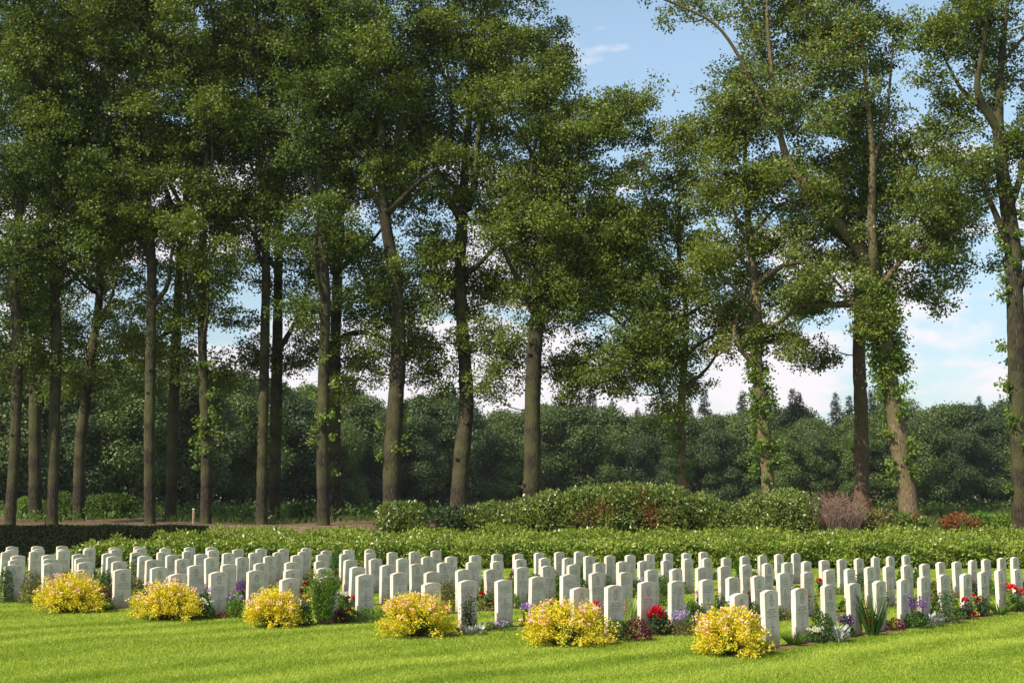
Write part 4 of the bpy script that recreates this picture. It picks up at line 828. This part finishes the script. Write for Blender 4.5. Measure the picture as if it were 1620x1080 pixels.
def foliage_ball(g, rnd, n, rx, h, ll, w=.45, z0=.02, mi=0):
    u = ball(rnd, n); u = unit(u) * np.linalg.norm(u, axis=1, keepdims=True) ** .5; c = np.stack([u[:, 0] * rx, u[:, 1] * rx, z0 + np.abs(u[:, 2]) * (h - z0)], 1)
    ln = rnd.uniform(.7, 1.3, n) * ll; g.leaves(c, u * .7 + rnd.normal(size=u.shape) * .6 + np.array([0, 0, .3]), u * .5 + rnd.normal(size=u.shape) * .5 + np.array([0, 0, .6]), ln, ln * w, mi)
def bloom(g, rnd, c, r, k=26):
    u = unit(rnd.normal(size=(k, 3))); u[:, 2] = np.abs(u[:, 2]); pts = np.asarray(c) + u * r * .35; g.leaves(pts, u + rnd.normal(size=u.shape) * .3, u + rnd.normal(size=u.shape) * .5, r * .9, r * .9)
def make_plant(kind, seed, x, y, r, h, label, flowers=None, group=None, fr=.05):
    rnd = R(seed); names = dict(rose='rose_bush', salvia='salvia', silver='dusty_miller', iris='iris', tuft='grass_tuft', leafy='leafy_plant', bright='leafy_plant', feather='feathery_plant',
        daisy='daisy_plant', lavender='lavender', maroon='heuchera', olive='olive_shrub', astilbe='astilbe', pale='variegated_iris', lilac='geranium', yellow='marigold', pink='pink_rose')
    root = plant_root(names[kind], x, y); g = Geo(); gs = Geo(); gf = Geo(); lm = M['green']; fm = None
    n_ = int(np.clip(r * h * 9000, 60, 1100))
    if kind in ('rose', 'pink'):
        ns = 7 if r < .2 else 12; T_ = []
        for k in range(ns):
            a = rnd.rand() * 6.28; t = np.array([math.cos(a) * r * rnd.uniform(.3, 1), math.sin(a) * r * rnd.uniform(.3, 1), h * rnd.uniform(.6, 1)]); T_.append(t)
            gs.tube([(0, 0, 0), t * np.array([.5, .5, .55]) + rnd.normal(size=3) * .015, t], [.006, .005, .003], 4)
        T_ = np.array(T_); m_ = int(n_ * .45) + 50; j = rnd.randint(0, ns, m_); f = rnd.rand(m_, 1) ** .7; c = T_[j] * (f * .85 + .1) + rnd.normal(size=(m_, 3)) * .04; c[:, 2] = np.abs(c[:, 2])
        ln = rnd.uniform(.03, .055, m_); g.leaves(c, rnd.normal(size=c.shape) + np.array([0, 0, .3]), rnd.normal(size=c.shape) * .6 + np.array([0, 0, .8]), ln, ln * .6); lm = M['dark'] if rnd.rand() < .5 else M['green']
        fl = flowers if flowers else [tuple(T_[k]) for k in range(rnd.randint(1, 4))]
        for f in fl:
            f = np.array(f); gs.tube([(0, 0, h * .3), f * np.array([.6, .6, .75]), f], [.005, .004, .003], 4); g1 = Geo(); bloom(g1, rnd, f, fr); g1.obj('flower', M['red'] if kind == 'rose' else M['pinkfl'], root)
        fm = M['red'] if kind == 'rose' else M['pinkfl']
    elif kind in ('salvia', 'lavender', 'astilbe'):
        foliage_ball(g, rnd, n_, r, h * .5, .045); ns = int(14 if kind != 'lavender' else 26)
        for k in range(ns):
            a = rnd.rand() * 6.28; q = rnd.rand() ** .5 * r; b0 = np.array([math.cos(a) * q * .5, math.sin(a) * q * .5, h * .2]); t = np.array([math.cos(a) * q * 1.1, math.sin(a) * q * 1.1, h * rnd.uniform(.8, 1.05)])
            gs.tube([b0, t], [.003, .002], 3); kk = 30 if kind != 'lavender' else 9; f = rnd.rand(kk, 1) * (.45 if kind != 'lavender' else .12); c = t + (b0 - t) * f + rnd.normal(size=(kk, 3)) * .014
            gf.leaves(c, rnd.normal(size=c.shape) + np.array([0, 0, .5]), rnd.normal(size=c.shape), .03, .02)
        fm = {'salvia': M['purple'], 'lavender': M['lilac'], 'astilbe': M['mauve']}[kind]
        if kind == 'lavender': lm = M['olive']
    elif kind in ('iris', 'tuft', 'pale'):
        n2 = {'iris': 64, 'tuft': 130, 'pale': 30}[kind]; a = rnd.rand(n2) * 6.28; q = rnd.rand(n2) ** .5 * r * .35; c = np.stack([np.cos(a) * q, np.sin(a) * q, np.zeros(n2)], 1)
        sp_ = {'iris': .3, 'tuft': .6, 'pale': .32}[kind]; d = np.stack([np.cos(a) * sp_, np.sin(a) * sp_, np.ones(n2)], 1) + rnd.normal(size=(n2, 3)) * .08
        g.blades(c, d, rnd.uniform(.6, 1.05, n2) * h, {'iris': .023, 'tuft': .011, 'pale': .05}[kind], rnd, .3 if kind == 'tuft' else .06, 4); lm = {'iris': M['green'], 'tuft': M['bright'], 'pale': M['pale']}[kind]
    elif kind == 'silver':
        n2 = int(150 * max(.7, r / .2)); a = rnd.rand(n2) * 6.28; q = rnd.rand(n2) ** .5 * r; c = np.stack([np.cos(a) * q * .7, np.sin(a) * q * .7, rnd.rand(n2) * h * .5], 1)
        g.leaves(c, np.stack([np.cos(a), np.sin(a), rnd.uniform(.3, 1.6, n2)], 1), rnd.normal(size=c.shape) * .4 + np.array([0, 0, 1]), rnd.uniform(.09, .18, n2), .05); lm = M['silver']
    elif kind == 'feather':
        ns = 44
        for k in range(ns):
            a = rnd.rand() * 6.28; q = rnd.rand() ** .5 * r; t = np.array([math.cos(a) * q, math.sin(a) * q, h * rnd.uniform(.7, 1.02)]); gs.tube([t * np.array([.4, .4, 0]), t], [.005, .002], 3)
            kk = 60; f = rnd.rand(kk, 1) * .9 + .1; c = t * np.concatenate([.4 + .6 * f, .4 + .6 * f, f], 1); aa = rnd.rand(kk) * 6.28
            g.leaves(c, np.stack([np.cos(aa), np.sin(aa), np.full(kk, .9)], 1), rnd.normal(size=c.shape), rnd.uniform(.07, .13, kk), .016)
        lm = M['bright']
    else:
        lm = {'leafy': M['green'], 'bright': M['bright'], 'daisy': M['green'], 'maroon': M['maroon'], 'olive': M['olive'], 'lilac': M['green'], 'yellow': M['bright']}[kind]
        foliage_ball(g, rnd, n_, r, h, .05 if r > .12 else .04)
        for k in range(12): 
            a = rnd.rand() * 6.28; gs.tube([(0, 0, 0), (math.cos(a) * r * .6, math.sin(a) * r * .6, h * .8)], [.004, .002], 3)
        if kind in ('daisy', 'lilac', 'yellow'):
            for k in range(12 if kind == 'daisy' else 7):
                a = rnd.rand() * 6.28; q = rnd.rand() ** .5 * r; f = np.array([math.cos(a) * q, math.sin(a) * q, h * rnd.uniform(.85, 1.12)]); gs.tube([(f[0] * .5, f[1] * .5, h * .4), f], [.003, .002], 3); bloom(gf, rnd, f, .034, 10)
            fm = {'daisy': M['white'], 'lilac': M['lilac'], 'yellow': M['yel']}[kind]
    if gs.v: gs.obj('stems', M['stem'], root)
    g.obj('foliage', lm, root)
    if gf.v: tag(gf.obj('blossom', fm, root), kind='stuff')
    cats = {'tuft': 'grass', 'iris': 'iris', 'pale': 'iris', 'rose': 'rose', 'pink': 'rose'}
    return tag(root, label, cats.get(kind, 'plant'), group)
def pplant(kind, seed, px, py, wpx, hpx, label, fl=None, fr=.05):
    b = on_ground(px, py); m = b[1] / FPX; r = wpx * m / 2; h = hpx * m
    for o, s_, n in ROWS:       # stand clear in front of the headstones, not in them
        d = b[:2] - np.array(o); al, pe = d @ ROW, d @ PER; k = round(al / SP)
        if -.5 < al < SP * n and abs(al - k * SP) < .2 + .5 * r and -(.07 + .7 * r) < pe < .2:
            b[:2] -= PER * (pe + .07 + .7 * r)
    F_ = None
    if fl: F_ = [((fx_ - px) * m, -.1 * m * 10 * .5, (py - fy) * m) for fx_, fy in fl]
    return make_plant(kind, seed, b[0], b[1], r, h, label, F_, fr=fr)
PL = [('feather', 503, 988, 50, 84, 'tall feathery bright green plant right of the third yellow bush'),
 ('pale', 995, 985, 40, 58, 'pale striped iris leaves between two badge headstones right of the widest bush'),
 ('astilbe', 972, 1003, 50, 56, 'astilbe with mauve plumes beside the widest yellow bush'),
 ('leafy', 975, 1012, 44, 32, 'dark green leafy plant between the widest yellow bush and the heuchera'),
 ('maroon', 1006, 1012, 46, 36, 'dark red leafy heuchera under the pale striped iris'),
 ('rose', 1035, 1004, 36, 42, 'rose bush with one large red cluster right of the dark red heuchera', [(1033, 966), (1028, 972), (1038, 974)], .095),
 ('lavender', 1078, 1003, 46, 36, 'lilac-flowered lavender at the foot of a cross headstone left of the nearest bush'),
 ('iris', 1346, 1002, 42, 84, 'tall dark green iris leaves between the near right-hand headstones'),
 ('silver', 1322, 1014, 46, 28, 'silver-leaved dusty miller under the fourth headstone of the right line'),
 ('tuft', 1256, 1020, 36, 36, 'arching grass tuft beside the second headstone of the right line'),
 ('daisy', 1283, 1016, 24, 22, 'small white-flowered plant at the foot of the third near right headstone'),
 ('rose', 1378, 1004, 34, 44, 'rose with a single red bloom and thin stems beside the purple salvia', [(1376, 984)], .09),
 ('rose', 1308, 1012, 20, 20, 'low rose with one red bloom beside the silver dusty miller', [(1307, 998)], .07),
 ('salvia', 1426, 992, 40, 50, 'purple salvia spikes in the right line of headstones'),
 ('daisy', 1440, 990, 24, 46, 'cream-flowered plant mixed with the purple salvia'),
 ('silver', 1472, 990, 40, 26, 'silver-leaved plant with white flowers right of the purple salvia'),
 ('rose', 1468, 985, 20, 22, 'small rose with two red blooms above the silver plant', [(1461, 968), (1473, 968)], .06),
 ('leafy', 1496, 986, 50, 50, 'broad green peony bush in the right line of headstones'),
 ('rose', 1532, 980, 22, 36, 'rose with a red bloom beside the broad green peony', [(1528, 950), (1539, 971)], .065),
 ('tuft', 1561, 972, 32, 30, 'bright grass tuft in the right line near the photo edge'),
 ('rose', 1588, 968, 30, 42, 'rose with two big red blooms at the right edge', [(1582, 932), (1596, 938)], .10),
 ('silver', 1602, 966, 34, 22, 'silver plant under the big red roses at the right edge'),
 ('rose', 742, 1001, 34, 64, 'thin rose bush climbing over a cross headstone right of the fourth yellow bush', [(745, 945)], .02),
 ('silver', 745, 1003, 40, 14, 'low silver mat under the thin rose bush'),
 ('lilac', 790, 996, 50, 12, 'low grey-green ground plant at the foot of the second cross headstone'),
 ('daisy', 322, 980, 34, 28, 'white flowering plant touching the right side of the second yellow bush'),
 ('maroon', 352, 979, 20, 10, 'low reddish plant at the foot of the headstone before the third yellow bush'),
 ('salvia', 383, 958, 20, 42, 'purple salvia between headstones behind the third yellow bush'),
 ('bright', 372, 978, 30, 34, 'fresh green plant left of the third yellow bush'),
 ('daisy', 541, 966, 22, 26, 'round white daisy plant behind the feathery green plant'),
 ('maroon', 535, 985, 22, 24, 'dark pink heuchera right of the feathery green plant'),
 ('bright', 578, 984, 46, 22, 'low fresh green mound left of the fourth yellow bush'),
 ('yellow', 485, 978, 16, 32, 'orange-flowered marigold between third yellow bush and feathery plant'),
 ('lilac', 166, 950, 32, 48, 'green plant with small pale flowers right of the first yellow bush'),
 ('tuft', 172, 967, 22, 16, 'small dark grass tuft beside the first yellow bush'),
 ('leafy', 214, 928, 26, 50, 'tall leafy green plant among the left headstones'),
 ('olive', 48, 956, 36, 52, 'brownish red-tinged plant left of the first yellow bush'),
 ('leafy', 3, 954, 24, 58, 'green plant cut by the left edge of the photo'),
 ('rose', 770, 966, 24, 36, 'rose with two small red blooms between two cross headstones', [(762, 939), (774, 950)], .06),
 ('olive', 708, 966, 32, 48, 'olive-brown shrub right behind the fourth yellow bush'),
 ('lilac', 822, 958, 24, 52, 'thin pale green plant before a tall cross headstone left of the widest bush'),
 ('rose', 836, 968, 18, 12, 'low rose with one dark red bloom left of the widest bush', [(834, 960)], .09),
 ('bright', 883, 955, 20, 44, 'upright fresh green plant behind the widest yellow bush'),
 ('feather', 915, 930, 26, 36, 'feathery green plant between headstones above the widest yellow bush'),
 ('leafy', 1050, 958, 20, 42, 'dark green plant behind the single red rose cluster'),
 ('pink', 1095, 962, 20, 30, 'pink-flowered rose behind the lavender'),
 ('rose', 1087, 936, 18, 30, 'rose with one red bloom in the middle of the lines', [(1086, 908)], .085),
 ('lilac', 1078, 978, 14, 18, 'small green plant beside the lavender'),
 ('feather', 1172, 915, 18, 28, 'feathery green plant far back near the laurel hedge'),
 ('leafy', 1329, 922, 22, 30, 'rounded green plant in the back of the second line'),
 ('rose', 1361, 925, 14, 24, 'rose with one red bloom beside the back-row rounded green plant', [(1359, 905)], .085),
 ('bright', 1373, 955, 20, 30, 'fresh green plant behind the tall dark iris leaves'),
 ('leafy', 1536, 935, 16, 26, 'green plant between the far headstones of the second line'),
 ('rose', 1512, 938, 18, 18, 'rose with several red blooms behind the broad green peony', [(1507, 925), (1514, 924)], .035),
 ('rose', 1195, 935, 20, 20, 'rose with one red bloom left of the nearest line', [(1186, 931)], .07),
 ('maroon', 1192, 965, 24, 34, 'reddish-brown plant behind the nearest headstone tops'),
 ('leafy', 1283, 970, 24, 30, 'dark green plant between near headstones of the second line'),
 ('olive', 1238, 980, 28, 18, 'low olive plant behind the nearest full headstone'),
 ('rose', 850, 912, 12, 14, 'tiny red rose far back near the centre', [(850, 900)], .04),
 ('feather', 657, 895, 14, 22, 'thin upright green plant far back before the laurel hedge'),
 ('leafy', 531, 918, 22, 46, 'dark green bush at the far end of the lines left of centre'),
 ('maroon', 437, 918, 16, 26, 'reddish plant between headstones left of centre'),
 ('bright', 400, 905, 26, 22, 'fresh green plant far back left of centre'),
 ('rose', 258, 925, 14, 18, 'small rose far back among left headstones', [(255, 918)], .03)]
for i, t in enumerate(PL):
    kind, px, py, w, h, lab = t[:6]; fl = t[6] if len(t) > 6 else None; fr = t[7] if len(t) > 7 else .05
    pplant(kind, 300 + i, px, py, w, h, lab, fl, fr)
# filler planting along each bed, one between each two stones
rnd = R(99)
kinds = ['leafy', 'olive', 'bright', 'tuft', 'lilac', 'rose', 'maroon', 'daisy', 'lavender', 'silver', 'salvia', 'yellow']
pw = np.array([.2, .14, .12, .1, .08, .12, .07, .05, .05, .03, .02, .02]); pw /= pw.sum()
desc = dict(leafy='green leafy plant', olive='olive-brown plant', bright='fresh green plant', tuft='small grass tuft', lilac='lilac-flowered plant', rose='small red rose', maroon='dark red plant', daisy='white-flowered plant',
            lavender='small lavender', silver='silver-leaved plant', salvia='small purple salvia', yellow='yellow-flowered plant')
for r, (o, s, n) in enumerate(ROWS):
    if r > 8: continue
    for k in range(n):
        if rnd.rand() < (.2 if r else .35): continue
        if r in (1, 2) and k < 2: continue
        kd = kinds[rnd.choice(len(kinds), p=pw)]; kd = 'rose' if r < 4 and rnd.rand() < .16 else kd; xy = stone_xy(r, k + .5) - PER * rnd.uniform(.02, .2) + ROW * rnd.uniform(-.2, .15)
        make_plant(kd, 1000 + r * 40 + k, xy[0], xy[1], rnd.uniform(.11, .25), rnd.uniform(.16, .5), f"{desc[kd]} beyond {ordn[k]} headstone from near end, {ordn[r]} line from right", group='plants in the beds', fr=.055)
# a few leaves lying on the lawn
for i, (px, py, lab) in enumerate([(117, 1008, 'curled brown leaf on the lawn below the first yellow bush'), (415, 1036, 'dark fallen leaf on the lawn below the third yellow bush'), (626, 1041, 'orange-brown fallen leaf on the lawn below the fourth yellow bush'), (1465, 993, 'reddish fallen leaf at the edge of the right flower bed'), (1245, 1070, 'pale fallen leaf on the lawn near the bottom right')]):
    b = on_ground(px, py); g = Geo(); rr_ = R(i); g.add([(-.05, 0, .03), (-.02, .02, .045), (.05, .005, .035), (-.02, -.02, .036), (.0, .0, .03)], [(0, 4, 1), (4, 2, 1), (4, 3, 2), (0, 3, 4)])
    o = g.obj('fallen_leaf', M['rust']); o.location = (b[0], b[1], 0); o.rotation_euler = (0, 0, i * 1.3); tag(o, lab, 'leaf', 'fallen leaves on the lawn')

def clover():
    rnd = R(123); n = 130; y = rnd.uniform(15, 26, n) ; x = rnd.uniform(-1, 1, n) * y * .37; g = Geo()
    for k in range(n):
        c = np.array([x[k], y[k], .026]) + rnd.normal(size=(5, 3)) * .006; g.leaves(c, rnd.normal(size=c.shape), rnd.normal(size=c.shape) * .4 + np.array([0, 0, 1]), .011, .011)
    tag(g.obj('clover', M['white']), 'tiny white clover heads scattered over the lawn', 'clover', kind='stuff')
clover()
